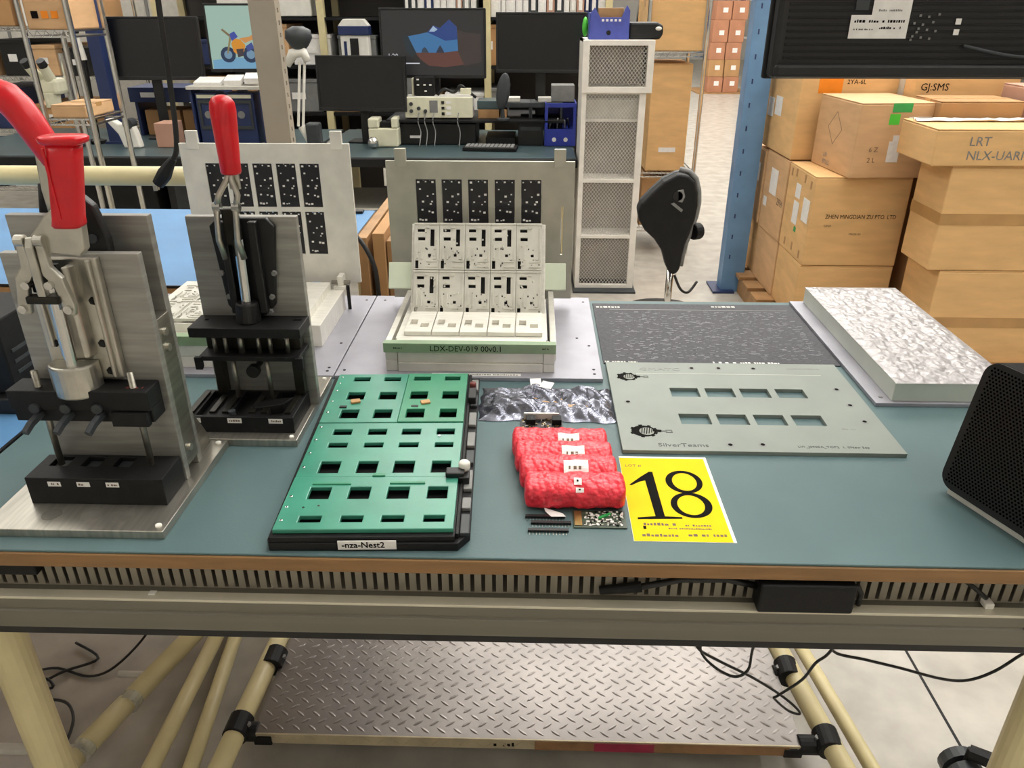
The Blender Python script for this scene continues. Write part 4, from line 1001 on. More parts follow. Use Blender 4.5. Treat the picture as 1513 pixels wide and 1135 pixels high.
# right stack
pr = thing('pallet', 'wooden pallet under the right carton stack', 'pallet', (2.0, 3.5, 0))
for i in range(2): MB().box((1.66, 3.15+i*.2, .075), (2.46, 3.33+i*.2, .09)).build('deck_board', 'ply', pr)
for x in (1.68, 2.02, 2.36): MB().box((x, 3.16, 0), (x+.08, 3.53, .075)).build('bearer', 'ply', pr)
pq = thing('pallet', 'wooden pallet hidden behind the right carton stack', 'pallet', (2.1, 3.9, 0))
for i in range(4): MB().box((1.78, 3.56+i*.185, .075), (2.46, 3.69+i*.185, .09)).build('deck_board', 'ply', pq)
for x in (1.79, 2.08, 2.37): MB().box((x, 3.57, 0), (x+.08, 4.25, .075)).build('bearer', 'ply', pq)
def band(c, W, H, D, v): on_front(c, 0, 1, v, v+.11, 'tape', W, H, D, 'tape_band'); on_front(c, 0, 1, v, v+.11, 'tape', W, H, D, 'tape_band', 'l')
g_ = carton('bottom carton of the right stack with a band of tape', 1.735, 2.38, 3.20, 3.50, .09, .52, 'card', 0, False, 'right carton stack'); band(g_, .645, .43, .30, .40)
g_ = carton('middle carton of the right stack with a band of tape', 1.68, 2.33, 3.20, 3.47, .522, .956, 'card', 0, False, 'right carton stack'); band(g_, .65, .434, .27, .45)
e_ = carton('shallow carton on the right stack with large printed letters', 1.585, 2.24, 3.19, 3.52, .958, 1.100, 'card', 0, False, 'right carton stack')
prn(e_, 'LRT', .20, .56, .05, .655, .142, .33, 'grey'); prn(e_, 'NLX-UARNAN', .20, .18, .05, .655, .142, .33, 'grey', 1.0)
MB().surf(14, 6, lambda u, v: Vector((-.32 + .6*u, .09 - .05*v + .0, .146 + .02*abs(noise.noise(Vector((u*9, v*3, 2))))))).build('crumpled_wrap', 'white', e_, local=True)
tall = carton('tall carton hidden behind the right stack', 1.80, 2.42, 3.56, 4.24, .09, 1.078, 'card3', 0, False)
i_ = carton('worn carton behind the shallow carton of the right stack', 1.745, 2.10, 3.54, 3.80, 1.08, 1.166, 'card3', 0, True)
h_ = carton('long carton with a blue grey end at the back of the right stack', 1.76, 2.24, 3.86, 4.20, 1.08, 1.262, 'card', 0, False)
on_front(h_, 0, .7, .2, .95, 'lgrey', .48, .182, .34, 'sticker', 'l'); prn(h_, 'GJ:SMS', .06, .55, .045, .48, .182, .34, 'ink')
k_ = carton('pinkish carton at the right edge of the frame behind the right stack', 2.13, 2.42, 3.54, 3.80, 1.08, 1.22, 'pink', 0, False)

# ------------------------------------------------------------------ black backrest on a pole
ch = thing('office_chair', 'black curved chair backrest with a slot, on a chrome pole beside the mesh cabinet', 'chair', (.60, 3.3, 0))
out = [(.600, .912), (.640, .905), (.668, .880), (.684, .835), (.690, .78), (.684, .72), (.668, .66), (.652, .61), (.645, .56), (.64, .50), (.622, .478), (.598, .482), (.578, .52), (.556, .585), (.52, .635), (.475, .675), (.450, .715), (.440, .755), (.455, .79), (.49, .83), (.54, .88)]
MB().prism(out, 'y', 3.24, 3.30).build('shell', 'blackm', ch, .02, seg=4)
rim = [(.612, .918), (.655, .908), (.684, .88), (.700, .83), (.706, .78), (.700, .72), (.684, .655), (.668, .60), (.66, .55), (.655, .50)]
MB().tube([(x, 3.31, z) for x, z in rim], .012, 8).build('chrome_trim', 'grey', ch, smooth=True)
MB().prism([(x+.004, z) for x, z in out], 'y', 3.31, 3.35).build('rear_cover', 'dgrey', ch, .012, seg=3)
MB().prism([(.598, .845), (.622, .850), (.632, .82), (.622, .795), (.604, .80)], 'y', 3.236, 3.242).build('hand_slot', 'grey', ch, .002)
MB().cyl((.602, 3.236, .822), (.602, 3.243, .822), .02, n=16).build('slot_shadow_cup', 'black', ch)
MB().prism([(.575, .79), (.588, .795), (.628, .765), (.622, .755)], 'y', 3.236, 3.242).build('crest_print', 'grey', ch)
MB().cyl((.69, 3.30, .655), (.725, 3.32, .655), .036, n=18).build('tilt_knob', 'blackm', ch, .006)
MB().cyl((.612, 3.31, .21), (.612, 3.31, .50), .016, n=14).build('pole', 'chrome', ch, smooth=True)
MB().lathe((.615, 3.42, .155), [(.02, 0), (.20, .02), (.22, .05), (.20, .08), (.02, .085)], 24).build('seat', 'blackm', ch)
MB().tube([(.612, 3.31, .22), (.615, 3.42, .19)], .014, 8).build('bracket', 'blackm', ch)
MB().cyl((.615, 3.42, .08), (.615, 3.42, .165), .022, n=14).build('gas_lift', 'black', ch)
for k in range(5):
    a = 2*PI*k/5 + .3
    MB().tube([(.615, 3.42, .10), (.615+.26*math.cos(a), 3.42+.26*math.sin(a), .06)], [.022, .014], 8).build('base_arm', 'blackm', ch)
    MB().cyl((.615+.26*math.cos(a)-.02, 3.42+.26*math.sin(a), .028), (.615+.26*math.cos(a)+.02, 3.42+.26*math.sin(a), .028), .028, n=14).build('caster_wheel', 'black', ch)
MB().tube(smooth_pts([(.63, 3.30, .46), (.66, 3.28, .40), (.70, 3.30, .38), (.74, 3.33, .42)]), .006, 6).build('adjust_lever', 'black', ch, smooth=True)

# ------------------------------------------------------------------ white mesh cabinet
mc = thing('mesh_cabinet', 'tall white cabinet with expanded mesh panels beside the far desk', 'cabinet', (.44, 4.58, 0))
MT['meshback'] = mat('shade_backing_grey', 'a29d95', .7, 0, .05, 10)  # grey that stands for the shaded cabinet interior
def expanded(x0, x1, z0, z1, y, parent, p=.019, t=.0034, m='mesh'):
    mb = MB()
    q = p*.62
    def seg(ax, az, bx, bz):
        mb._add([(ax, y, az-t/2), (bx, y, bz-t/2), (bx, y, bz+t/2), (ax, y, az+t/2)], ((0,1,2,3),))
    # slanted strands clipped to the panel
    w, h = x1-x0, z1-z0
    k = q/p*2
    for s in (1, -1):
        c = -w*k if s > 0 else 0
        lim = h if s > 0 else h + w*k
        while c < lim:
            xa, za = 0, c; xb, zb = w, c + s*k*w
            if s > 0:
                if za < 0: xa, za = -c/k, 0
                if zb > h: xb, zb = (h-c)/k, h
            else:
                if za > h: xa, za = (c-h)/k, h
                if zb < 0: xb, zb = c/k, 0
            if xb - xa > .004: seg(x0+xa, z0+za, x0+xb, z0+zb)
            c += 2*q
    return tag(mb.build('mesh_panel', m, parent), None, None, kind='stuff')
MB().plate(.250, .625, 1.112, 1.372, 4.395, 4.43, [(.285, .590, 1.142, 1.345)], axis='y').build('head_frame', 'mesh', mc, .002)
expanded(.285, .590, 1.142, 1.345, 4.41, mc)
MB().box((.285, 4.60, 1.14), (.59, 4.61, 1.35)).build('head_shade_backing', 'meshback', mc)  # sheet added so the mesh openings look shaded
MB().box((.262, 4.56, .02), (.588, 4.566, 1.10)).build('body_shade_backing', 'meshback', mc)  # same added shade sheet behind the body mesh
MB().box((.250, 4.43, 1.112), (.262, 4.76, 1.372)).box((.613, 4.43, 1.112), (.625, 4.76, 1.372)).box((.250, 4.43, 1.36), (.625, 4.76, 1.372)).box((.250, 4.75, 1.112), (.625, 4.76, 1.372)).build('head_sides', 'mesh', mc)
MB().plate(.252, .598, .012, 1.112, 4.405, 4.43, [(.278, .562, .035, .315), (.278, .562, .335, .635), (.278, .562, .655, 1.105)], axis='y').build('body_frame', 'mesh', mc, .002)
for z0, z1 in ((.035, .315), (.335, .635), (.655, 1.105)): expanded(.278, .562, z0, z1, 4.412, mc)
MB().box((.252, 4.43, .012), (.258, 4.76, 1.112)).box((.592, 4.43, .012), (.598, 4.76, 1.112)).box((.258, 4.754, .33), (.592, 4.76, 1.112)).build('body_sides', 'mesh', mc)
for z in (.325, .645, .96): MB().box((.258, 4.44, z), (.592, 4.754, z+.012)).build('inner_shelf', 'mesh', mc)
MB().box((.268, 4.47, .972), (.582, 4.555, 1.07)).build('shelf_load', 'lgrey', mc, .004)
MB().box((.30, 4.60, .02), (.55, 4.70, .30)).build('lower_load', 'dgrey', mc, .004)
MB().box((.24, 4.34, 0), (.61, 4.78, .012)).build('plinth', 'dgrey', mc, .002)
bx = thing('blue_dispenser', 'violet blue notched box standing on the mesh cabinet', 'box', (.385, 4.52, 1.372))
MB().prism([(.282, 1.372), (.490, 1.372), (.490, 1.51), (.472, 1.535), (.448, 1.478), (.336, 1.478), (.306, 1.525), (.288, 1.50)], 'y', 4.45, 4.465).build('front_panel', 'bluebox', bx, .001)
MB().box((.282, 4.465, 1.372), (.30, 4.58, 1.50)).box((.472, 4.465, 1.372), (.49, 4.58, 1.50)).box((.30, 4.57, 1.372), (.472, 4.58, 1.45)).build('side_walls', 'bluebox', bx, .001)
MB().cyl((.383, 4.4495, 1.405), (.383, 4.4505, 1.405), .012, n=14).build('finger_hole', 'black', bx)
MB().box((.33, 4.48, 1.45), (.46, 4.55, 1.522)).build('contents', 'ply', bx, .002)
for i in range(5): MB().box((.345+i*.022, 4.4485, 1.459), (.357+i*.022, 4.4505, 1.470)).build('printed_mark', 'label', bx)
dr = thing('black_recorder', 'black rounded device beside the blue box on the mesh cabinet', 'device', (.575, 4.55, 1.372))
MB().prism([(.492, 1.372), (.655, 1.372), (.672, 1.40), (.668, 1.44), (.64, 1.455), (.492, 1.455)], 'y', 4.46, 4.62).build('case', 'black', dr, .01)
MB().ball((.645, 4.462, 1.425), (.018, .008, .010)).build('front_lens', 'white', dr, smooth=True)
gl = MB().ball((.268, 4.60, 1.43), (.016, .05, .05)).build('green_pouch', 'lime', None); tag(gl, 'small bright green pouch left of the violet blue box', 'pouch')

# ------------------------------------------------------------------ far desks
def desk(label, x0, x1, y0, y1, h=.76):
    d = thing('desk', label, 'desk', ((x0+x1)/2, (y0+y1)/2, 0))
    MB().box((x0, y0, h-.055), (x1, y1, h-.004)).build('desktop', 'blackm', d, .008)
    MB().box((x0+.01, y0+.012, h-.004), (x1-.01, y1-.01, h)).build('desk_mat', 'darkteal', d, .002)
    for x in (x0+.05, x1-.05):
        for y in (y0+.12, y1-.08):
            MB().box((x-.025, y-.025, 0), (x+.025, y+.025, h-.055)).build('leg', 'pipe', d, .003)
        MB().box((x-.025, y0+.145, .12), (x+.025, y1-.105, .17)).build('side_stretcher', 'lgrey', d, .003)
    MB().box((x0+.075, y1-.10, h-.16), (x1-.075, y1-.07, h-.055)).build('rear_apron', 'lgrey', d, .002)
    return d
dk1 = desk('long dark topped desk with the right hand screens and power supply', -1.30, .245, 4.45, 5.55)
MB().box((.02, 4.47, .55), (.19, 4.95, .704)).build('drawer', 'lgrey', dk1, .004)
MB().box((-.86, 4.452, .60), (-.72, 4.50, .703)).build('metal_bracket', 'lgrey', dk1, .004)
for i in range(8): MB().box((.207, 4.5445, .12+i*.06), (.213, 4.5455, .135+i*.06)).build('leg_hole', 'black', dk1)
dk2 = desk('dark topped desk at far left with the microscope and portrait screen', -3.5, -1.32, 4.45, 5.55)
def monitor(label, x0, x1, z0, z1, y, scr, base_z, rz=0, tilt=-4, shell='black', bez=.012, stand=True):
    cx = (x0+x1)/2; w2 = (x1-x0)/2; h = z1-z0
    m = thing('monitor', label, 'monitor', (cx, y, base_z), math.radians(rz))
    M = Matrix.Translation((0, 0, z0-base_z)) @ Matrix.Rotation(math.radians(tilt), 4, 'X')
    MB().box((-w2, .004, 0), (w2, .032, h), M).build('rear_shell', shell, m, .006, local=True)
    MB().plate(-w2, w2, 0, h, -.008, .004, [(-w2+bez, w2-bez, bez*1.6, h-bez)], M=M, axis='y').build('bezel', shell, m, .002, local=True)
    s = MB().box((-w2+bez, -.003, bez*1.6), (w2-bez, .004, h-bez), M).build('screen', scr, m, local=True)
    if stand:
        MB().box((-.03, .034, min(0, 0)), (.03, .055, z0-base_z+h*.5)).build('stand_neck', shell, m, .004, local=True)
        MB().box((-.12, .034, 0), (.12, .17, .012)).build('stand_foot', shell, m, .004, local=True)
    return m, M, w2, h
def em(name, col, es=1.0): return mat(name, '101014', .3, 0, 0, emit=col, es=es)
rs = MB().box((-.90, 4.86, .895), (.18, 5.36, .912)).box((-.89, 4.90, .76), (-.87, 5.32, .895)).box((.15, 4.90, .76), (.17, 5.32, .895)).build('riser_shelf', 'blackm', None, .003)
tag(rs, 'long low black riser shelf standing on the far desk', 'shelf')
m1, M, w2, h = monitor('far screen showing a lock screen with blue sky over red rock', -.937, -.298, 1.135, 1.52, 5.02, em('lock_screen_dark', '2c2b2a', .8), .912, -3)
def scr_poly(P, colr, nm, m, M, w2, h, off=-.0042, es=.9):
    # P in screen fractions
    MB().prism([(-w2+u*2*w2, v*h) for u, v in P], 'y', off, off+.0009, M).build(nm, em(nm, colr, es), m, local=True)
for P, c, nm, off in (
  ([(.25,.60),(.36,.63),(.45,.66),(.51,.76),(.57,.72),(.66,.84),(.73,.74),(.74,.40),(.60,.37),(.33,.37)], '3a6f9e', 'sky_patch', -.0040),
  ([(.45,.66),(.51,.76),(.57,.72),(.66,.84),(.73,.74),(.735,.56),(.62,.54),(.54,.60)], '24407c', 'deep_sky_patch', -.0048),
  ([(.47,.67),(.51,.75),(.55,.70),(.52,.67)], '9fb4c8', 'white_peak', -.0054),
  ([(.22,.62),(.27,.60),(.34,.37),(.30,.30),(.24,.40)], '1d2c33', 'dark_cliff', -.0048),
  ([(.33,.37),(.60,.37),(.74,.40),(.80,.20),(.62,.16),(.46,.18),(.38,.27)], '5c3930', 'red_ground', -.0044),
  ([(.735,.70),(.80,.66),(.95,.64),(.96,.24),(.80,.18),(.74,.38)], '3c322e', 'brown_cliff', -.0046),
  ([(.39,.37),(.40,.42),(.42,.45),(.44,.43),(.46,.37)], '2a3a4a', 'rock_left', -.0056),
  ([(.53,.37),(.55,.43),(.57,.48),(.59,.43),(.61,.37)], '2a3040', 'rock_right', -.0056)):
    scr_poly(P, c, nm, m1, M, w2, h, off)
def scr_txt(s, u, v, size, m, M, w2, h):
    p = M @ Vector((-w2+u*2*w2, -.0058, v*h)); up = M.to_3x3() @ Vector((0,0,1))
    fc = txt(s, p, size, em_white, m, (1,0,0), up, 'screen_text', local=True)
MT['scr_white'] = em('screen_white', 'd8d8e0', .8); em_white = 'scr_white'
scr_txt('1:20', .065, .285, .038, m1, M, w2, h)
MB().box((-w2+.06*2*w2, -.0052, .205*h), (-w2+.37*2*w2, -.0046, .222*h), M).build('screen_text_line', 'scr_white', m1, local=True)
monitor('black switched off screen at the right of the far desk', -.237, .300, 1.165, 1.498, 5.02, 'screenoff', .912, -2)
monitor('black switched off screen standing low in the middle of the far desk', -1.315, -.77, .955, 1.268, 4.90, 'screenoff', .76, -4)
monitor('black switched off screen on the far left desk, turned aside', -2.66, -2.04, 1.12, 1.475, 5.02, 'screenoff', .76, 4, -6)
m5, M, w2, h = monitor('upright far screen showing a motorcycle on pale green', -1.985, -1.665, 1.165, 1.545, 5.04, em('pale_green_screen', 'a4c2b4', .8), .76, 6, -5)
def disc(cu, cv, r): return [(cu + r*math.cos(2*PI*q/14)/(2*w2), cv + r*math.sin(2*PI*q/14)/h) for q in range(14)]
for P, c, nm, off in (
  ([(.06,.05),(.94,.05),(.94,.19),(.5,.22),(.06,.18)], '6f9fbe', 'sea_band', -.004),
  (disc(.36, .26, .045), '1f3350', 'front_wheel', -.0046), (disc(.36, .26, .024), '6f8fa6', 'front_hub', -.0050),
  (disc(.78, .26, .047), '1f3350', 'rear_wheel', -.0046), (disc(.78, .26, .025), '6f8fa6', 'rear_hub', -.0050),
  ([(.34,.27),(.37,.28),(.46,.52),(.42,.53)], '8a7a50', 'front_fork', -.0054),
  ([(.44,.42),(.50,.50),(.62,.48),(.70,.40),(.66,.30),(.54,.26),(.47,.30)], 'd08a2a', 'tank_body', -.0056),
  ([(.52,.34),(.66,.35),(.64,.24),(.54,.22)], '40363a', 'engine_block', -.0060),
  ([(.42,.56),(.52,.60),(.58,.52),(.46,.46)], '3c4a9a', 'fairing', -.0060),
  ([(.28,.62),(.31,.64),(.44,.55),(.42,.52)], '7a6a4a', 'handlebar', -.0062),
  ([(.60,.50),(.78,.52),(.92,.58),(.88,.49),(.70,.43)], 'c88a4a', 'saddle', -.0062),
  ([(.70,.38),(.82,.44),(.86,.36),(.74,.30)], '3a4a8a', 'tail_panel', -.0058)):
    scr_poly(P, c, nm, m5, M, w2, h, off)
# power supply, instrument, clutter on the desk
ps = thing('power_supply', 'beige bench power supply with knobs on the riser shelf', 'power supply', (-.58, 4.99, .912))
MB().box((-.785, 4.90, .918), (-.375, 5.04, 1.04)).build('case', 'lgrey', ps, .006)
MB().box((-.785, 4.888, .920), (-.375, 4.90, 1.038)).build('front_panel', 'cream', ps, .004)
for x, z in ((-.745, .96), (-.745, 1.0), (-.70, .975), (-.66, .96)): MB().cyl((x, 4.888, z), (x, 4.872, z), .011, n=12).build('knob', 'dgrey', ps, .001)
MB().box((-.635, 4.886, .95), (-.585, 4.889, 1.02)).build('display', 'grey', ps)
for i in range(3):
    MB().box((-.562, 4.884, .937+i*.032), (-.545, 4.889, .953+i*.032)).build('button', 'black', ps); MB().box((-.535, 4.886, .937+i*.032), (-.505, 4.889, .953+i*.032)).build('button', 'label', ps)
for i, x in enumerate((-.70, -.66, -.61, -.46)):
    MB().tube(smooth_pts([(x, 4.885, .95), (x-.005, 4.86, .90), (x+.01, 4.85, .84), (x+.005, 4.80, .765)]), .003, 6).build('test_lead', 'grey', ps, smooth=True)
o = MB().box((-.727, 4.93, 1.0402), (-.608, 5.0, 1.150)).build('meter', 'blackm', None, .005); tag(o, 'black meter standing on the beige power supply', 'meter')
for x, z in ((-.705, 1.10), (-.665, 1.10), (-.63, 1.10), (-.705, 1.13), (-.66, 1.065)):
    MB().box((x-.006, 4.926, z), (x+.008, 4.931, z+.008)).build('meter_key', 'label', o)
o = MB().box((-.745, 4.95, 1.0402), (-.733, 5.0, 1.14)).build('standing_case', 'cream', None, .002); tag(o, 'thin cream case upright beside the black meter', 'case')
o = MB().tube(smooth_pts([(-.59, 4.95, 1.045), (-.55, 4.95, 1.08), (-.49, 4.96, 1.06), (-.45, 4.95, 1.10), (-.41, 4.95, 1.07), (-.36, 4.97, 1.03)]), .009, 7).build('cable_coil', 'black', None, smooth=True); tag(o, 'loose black cables heaped on the power supply', 'cable')
o = MB().box((-.45, 4.93, 1.05), (-.385, 4.96, 1.085)).build('plug_block', 'cream', None, .003); tag(o, 'small cream plug block among the cables on the power supply', 'plug')
o = MB().box((-.84, 4.90, .762), (-.36, 5.25, .885)).build('black_case', 'black', None, .004); tag(o, 'flat black case under the riser shelf', 'case')
MB().box((-.765, 4.8975, .80), (-.70, 4.9005, .815)).build('badge', 'label', o)
MB().box((-.30, 4.92, .762), (-.12, 5.2, .80)).build('tmp', 'black', o)
o = MB().box((-.345, 4.93, .912), (-.17, 5.10, .965)).build('wooden_box', 'ply', None, .003); tag(o, 'small pale box on the riser shelf right of the power supply', 'box')
o = MB().box((-.35, 4.93, .9655), (-.20, 5.10, 1.015)).build('teal_case', 'darkteal', None, .004); tag(o, 'dark teal case on the small pale box', 'case')
for x in (-.12, .07):
    o = MB().box((x-.10, 4.93, .975), (x+.10, 5.12, 1.005)).box((x-.10, 4.93, .912), (x-.085, 5.12, .975)).box((x+.085, 4.93, .912), (x+.10, 5.12, .975)).build('equipment_tray', 'dgrey', None, .003)
    tag(o, 'dark tray stand under the right screen, %s of two' % ('left' if x < 0 else 'right'), 'stand', 'dark tray stands')
    MB().box((x-.05, 4.95, 1.006), (x+.03, 5.05, 1.03)).build('loaded_part', 'lgrey', o, .002)
o = MB().box((.10, 4.96, 1.006), (.24, 5.1, 1.10)).build('relay_block', 'grey', None, .003); tag(o, 'grey wired block below the right screen', 'block')
mg = thing('magnifier', 'dark grey oval magnifier head standing before the right screen', 'lamp', (-.19, 4.86, .912))
MB().ball((-.188, 4.85, 1.075), (.040, .022, .105), 16, 12, Matrix.Rotation(.15, 4, 'Y')).build('head', 'dgrey', mg, smooth=True)
MB().tube([(-.19, 4.86, .913), (-.195, 4.86, .99)], .012, 8).build('neck', 'dgrey', mg)
MB().lathe((-.19, 4.87, .912), [(.04, 0), (.04, .01), (.02, .014)], 16).build('foot', 'dgrey', mg)
kb = thing('keyboard', 'dark keyboard with pale keys on the far desk', 'keyboard', (-.26, 4.72, .76), math.radians(-4))
MB().box((-.16, -.06, .002), (.16, .07, .022)).build('keyboard_case', 'blackm', kb, .004, local=True)
k0 = None
for r in range(4):
    for c in range(12):
        if k0 is None: k0 = MB().box((-.145, -.048, .022), (-.126, -.026, .028)).build('key', 'grey', kb, .001, local=True)
        else:
            q = k0.copy(); COL.objects.link(q); q.parent = kb; q.location = (c*.0243, r*.028, 0)
bb_ = thing('blue_bin', 'royal blue open fronted bin at the right end of the far desk', 'bin', (.155, 4.93, .76))
MB().plate(.062, .250, .762, 1.01, 4.86, 4.868, [(.080, .232, .86, .985)], axis='y').build('front_frame', 'bluebin', bb_, .001)
MB().box((.062, 4.868, .762), (.070, 5.08, 1.01)).box((.242, 4.868, .762), (.250, 5.08, 1.01)).box((.07, 5.07, .762), (.242, 5.08, 1.01)).box((.07, 4.868, .762), (.242, 5.07, .77)).box((.07, 4.868, .85), (.242, 5.07, .858)).build('bin_walls', 'bluebin', bb_)
for x in (.12, .19): MB().lathe((x, 4.859, .80), [(.013, 0), (.013, .001)], 14, Matrix.Rotation(PI/2, 4, 'X')).build('round_sticker', 'label', bb_)
for i in range(6): MB().tube(smooth_pts([(.09+i*.024, 4.90, .862), (.10+i*.02, 4.88, .90+.01*(i%3)), (.12+i*.015, 4.95, .88)]), .005, 6).build('stored_lead', 'black' if i % 2 else 'grey', bb_, smooth=True)
o = MB().box((-.10, 4.88, .762), (.055, 5.10, .895)).build('black_bin', 'black', None, .004); tag(o, 'black box beside the royal blue bin', 'box')
MB().box((-.085, 4.8775, .85), (.04, 4.881, .87)).build('rim', 'dgrey', o)
hl = thing('label_holder', 'white notched holder on the far desk with a silver ball before it', 'holder', (-.91, 4.86, .76))
MB().box((-1.0, 4.80, .762), (-.822, 4.92, .87)).box((-1.0, 4.80, .87), (-.935, 4.92, .925)).box((-.860, 4.80, .87), (-.822, 4.92, .93)).build('holder_body', 'cream', hl, .008)
MB().box((-.93, 4.82, .872), (-.865, 4.90, .905)).build('held_roll', 'blackm', hl, .004)
o = MB().ball((-.965, 4.755, .795), .034, 16, 10).build('silver_ball', 'chrome', None, smooth=True); tag(o, 'small silver ball in front of the white notched holder', 'ball')
o = MB().box((-1.33, 4.62, .762), (-1.25, 4.70, .92)).build('grey_canister', 'dgrey', None, .012); tag(o, 'dark grey canister left of the low black screen', 'canister')
o = MB().lathe((-1.20, 4.75, .762), [(.035, 0), (.045, .02), (.045, .035), (.02, .05), (.03, .07), (.012, .085)], 16).build('glass_dish', 'alum', None, smooth=True); tag(o, 'small silver dispenser jar in front of the low black screen', 'jar')
la = thing('task_lamp', 'white articulated lamp arm beside the taupe column', 'lamp', (-1.34, 4.66, .76))
MB().tube([(-1.30, 4.66, .775), (-1.36, 4.66, .90)], .022, 10).build('lower_arm', 'white', la)
for d in (-.014, .014): MB().tube([(-1.365+d, 4.66, .90), (-1.315+d, 4.66, 1.25)], .008, 8).build('parallel_arm', 'white', la)
MB().tube([(-1.40, 4.65, 1.23), (-1.36, 4.65, 1.29), (-1.30, 4.65, 1.30), (-1.28, 4.65, 1.25)], [.02, .03, .03, .02], 12).build('elbow', 'white', la, smooth=True)
MB().lathe((-1.29, 4.66, .76), [(.06, 0), (.06, .012), (.02, .02)], 16).build('clamp_foot', 'white', la)
MB().lathe((-1.32, 4.66, 1.30), [(.02, 0), (.05, .03), (.075, .07), (.07, .11), (.03, .13)], 16).build('lamp_shade', 'dgrey', la, smooth=True)
# microscope, blue upright, lamp and clutter on the left desk
ms = thing('microscope', 'cream stereo microscope with two eyepieces at far left', 'microscope', (-2.9, 4.78, .76))
MB().box((-3.0, 4.68, .762), (-2.74, 4.92, .79)).build('base', 'dgrey', ms, .006)
MB().cyl((-2.79, 4.84, .79), (-2.79, 4.84, 1.28), .018, n=12).build('post', 'chrome', ms)
MB().box((-2.93, 4.72, 1.06), (-2.79, 4.84, 1.15)).build('body', 'cream', ms, .02)
MB().cyl((-2.865, 4.76, .99), (-2.865, 4.76, 1.07), .045, .055, 16).build('objective', 'cream', ms, .003)
for dx in (-.045, .045):
    MB().tube([(-2.865+dx*.6, 4.76, 1.13), (-2.875+dx, 4.70, 1.22)], [.034, .026], 14).build('eyepiece_tube', 'cream', ms)
    MB().tube([(-2.875+dx, 4.70, 1.22), (-2.878+dx*1.05, 4.68, 1.25)], [.027, .024], 14).build('eyecup', 'black', ms)
MB().cyl((-2.93, 4.78, 1.10), (-2.955, 4.78, 1.10), .022, n=14).build('focus_knob', 'black', ms)
o = thing('navy_upright', 'navy square upright between microscope and left black screen', 'post', (-2.60, 4.98, .76))
MB().box((-2.645, 4.89, .76), (-2.57, 4.96, 1.95)).build('post', 'navy', o, .003)
MB().box((-2.66, 4.87, .76), (-2.555, 4.98, .775)).build('foot', 'navy', o)
o = thing('bench_lamp', 'white tube lamp leaning beside the navy upright', 'lamp', (-2.68, 4.9, .76))
MB().tube([(-2.69, 4.90, 1.24), (-2.72, 4.90, 1.52)], .016, 10).build('tube_head', 'white', o)
MB().tube([(-2.715, 4.90, .79), (-2.69, 4.90, 1.24)], .012, 8).build('arm', 'blackm', o)
MB().lathe((-2.72, 4.90, .76), [(.05, 0), (.05, .02), (.015, .03)], 14).build('foot', 'blackm', o)
MB().cyl((-2.73, 4.88, 1.40), (-2.69, 4.88, 1.40), .03, n=12).build('joint_knob', 'black', o)
o = thing('tape_gun', 'white hand tool lying on the left far desk', 'tool', (-2.45, 4.76, .76))
MB().prism([(-2.555, .925), (-2.52, .93), (-2.48, .90), (-2.40, .90), (-2.385, .85), (-2.37, .762), (-2.47, .762), (-2.49, .84)], 'y', 4.72, 4.78).build('tool_body', 'white', o, .008)
MB().cyl((-2.42, 4.715, .90), (-2.42, 4.785, .90), .03, n=14).build('reel', 'dgrey', o)
o = MB().box((-2.28, 4.75, .762), (-2.17, 4.90, .90)).build('small_carton', 'pink', None, .003); tag(o, 'small pinkish box beside the white hand tool', 'box')
o = MB().box((-2.62, 5.20, .97), (-2.05, 5.50, 1.06)).box((-2.60, 5.22, .76), (-2.58, 5.48, .97)).box((-2.08, 5.22, .76), (-2.06, 5.48, .97)).build('navy_shelf', 'navy', None, .003); tag(o, 'navy shelf behind the left black screen', 'shelf')
MB().box((-2.54, 5.195, 1.0), (-2.40, 5.201, 1.03)).build('shelf_label', 'label', o)
for x0, x1, lb in ((-2.55, -2.32, 'left'), (-2.30, -2.09, 'right')):
    o = MB().box((x0, 5.23, .762), (x1, 5.46, .92)).build('brown_carton', 'card3', None, .004); tag(o, 'brown box under the navy shelf, %s of the pair' % lb, 'box')
o = thing('gauge_rack', 'pale shelf with loose papers under the motorcycle screen', 'shelf', (-1.86, 4.98, .76))
MB().box((-2.09, 4.85, 1.08), (-1.64, 5.02, 1.10)).build('shelf_board', 'lgrey', o, .002)
for x in (-2.08, -1.66): MB().box((x, 4.87, .76), (x+.012, 5.01, 1.08)).build('shelf_leg', 'navy', o)
for i, (x, wd) in enumerate(((-2.05, .16), (-1.87, .10), (-1.75, .09))): MB().cbox((x+wd/2, 4.94, 1.115+.012*i), (wd, .12, .03), .1*i, .2).build('loose_papers', 'label', o)
for i, (x0, x1, lb) in enumerate(((-2.055, -1.92, 'left navy meter box with a pale dial under the shelf of papers'), (-1.87, -1.70, 'right navy meter box with a pale strip under the shelf of papers'))):
    g = thing('meter_box', lb, 'meter', ((x0+x1)/2, 4.98, .76))
    MB().box((x0, 4.88, .762), (x1, 5.02, 1.06)).build('case', 'navy', g, .005)
    MB().box((x0+.012, 4.876, 1.03), (x1-.012, 4.881, 1.05)).build('title_strip', 'cream', g)
    MB().plate(x0+.015, x1-.015, .85, 1.02, 4.872, 4.88, [(x0+.03, x1-.03, .87, 1.0)], axis='y').build('panel_frame', 'dgrey', g, .001)
    MB().cyl(((x0+x1)/2, 4.874, .935), ((x0+x1)/2, 4.88, .935), .022, n=16).build('dial', 'grey', g)
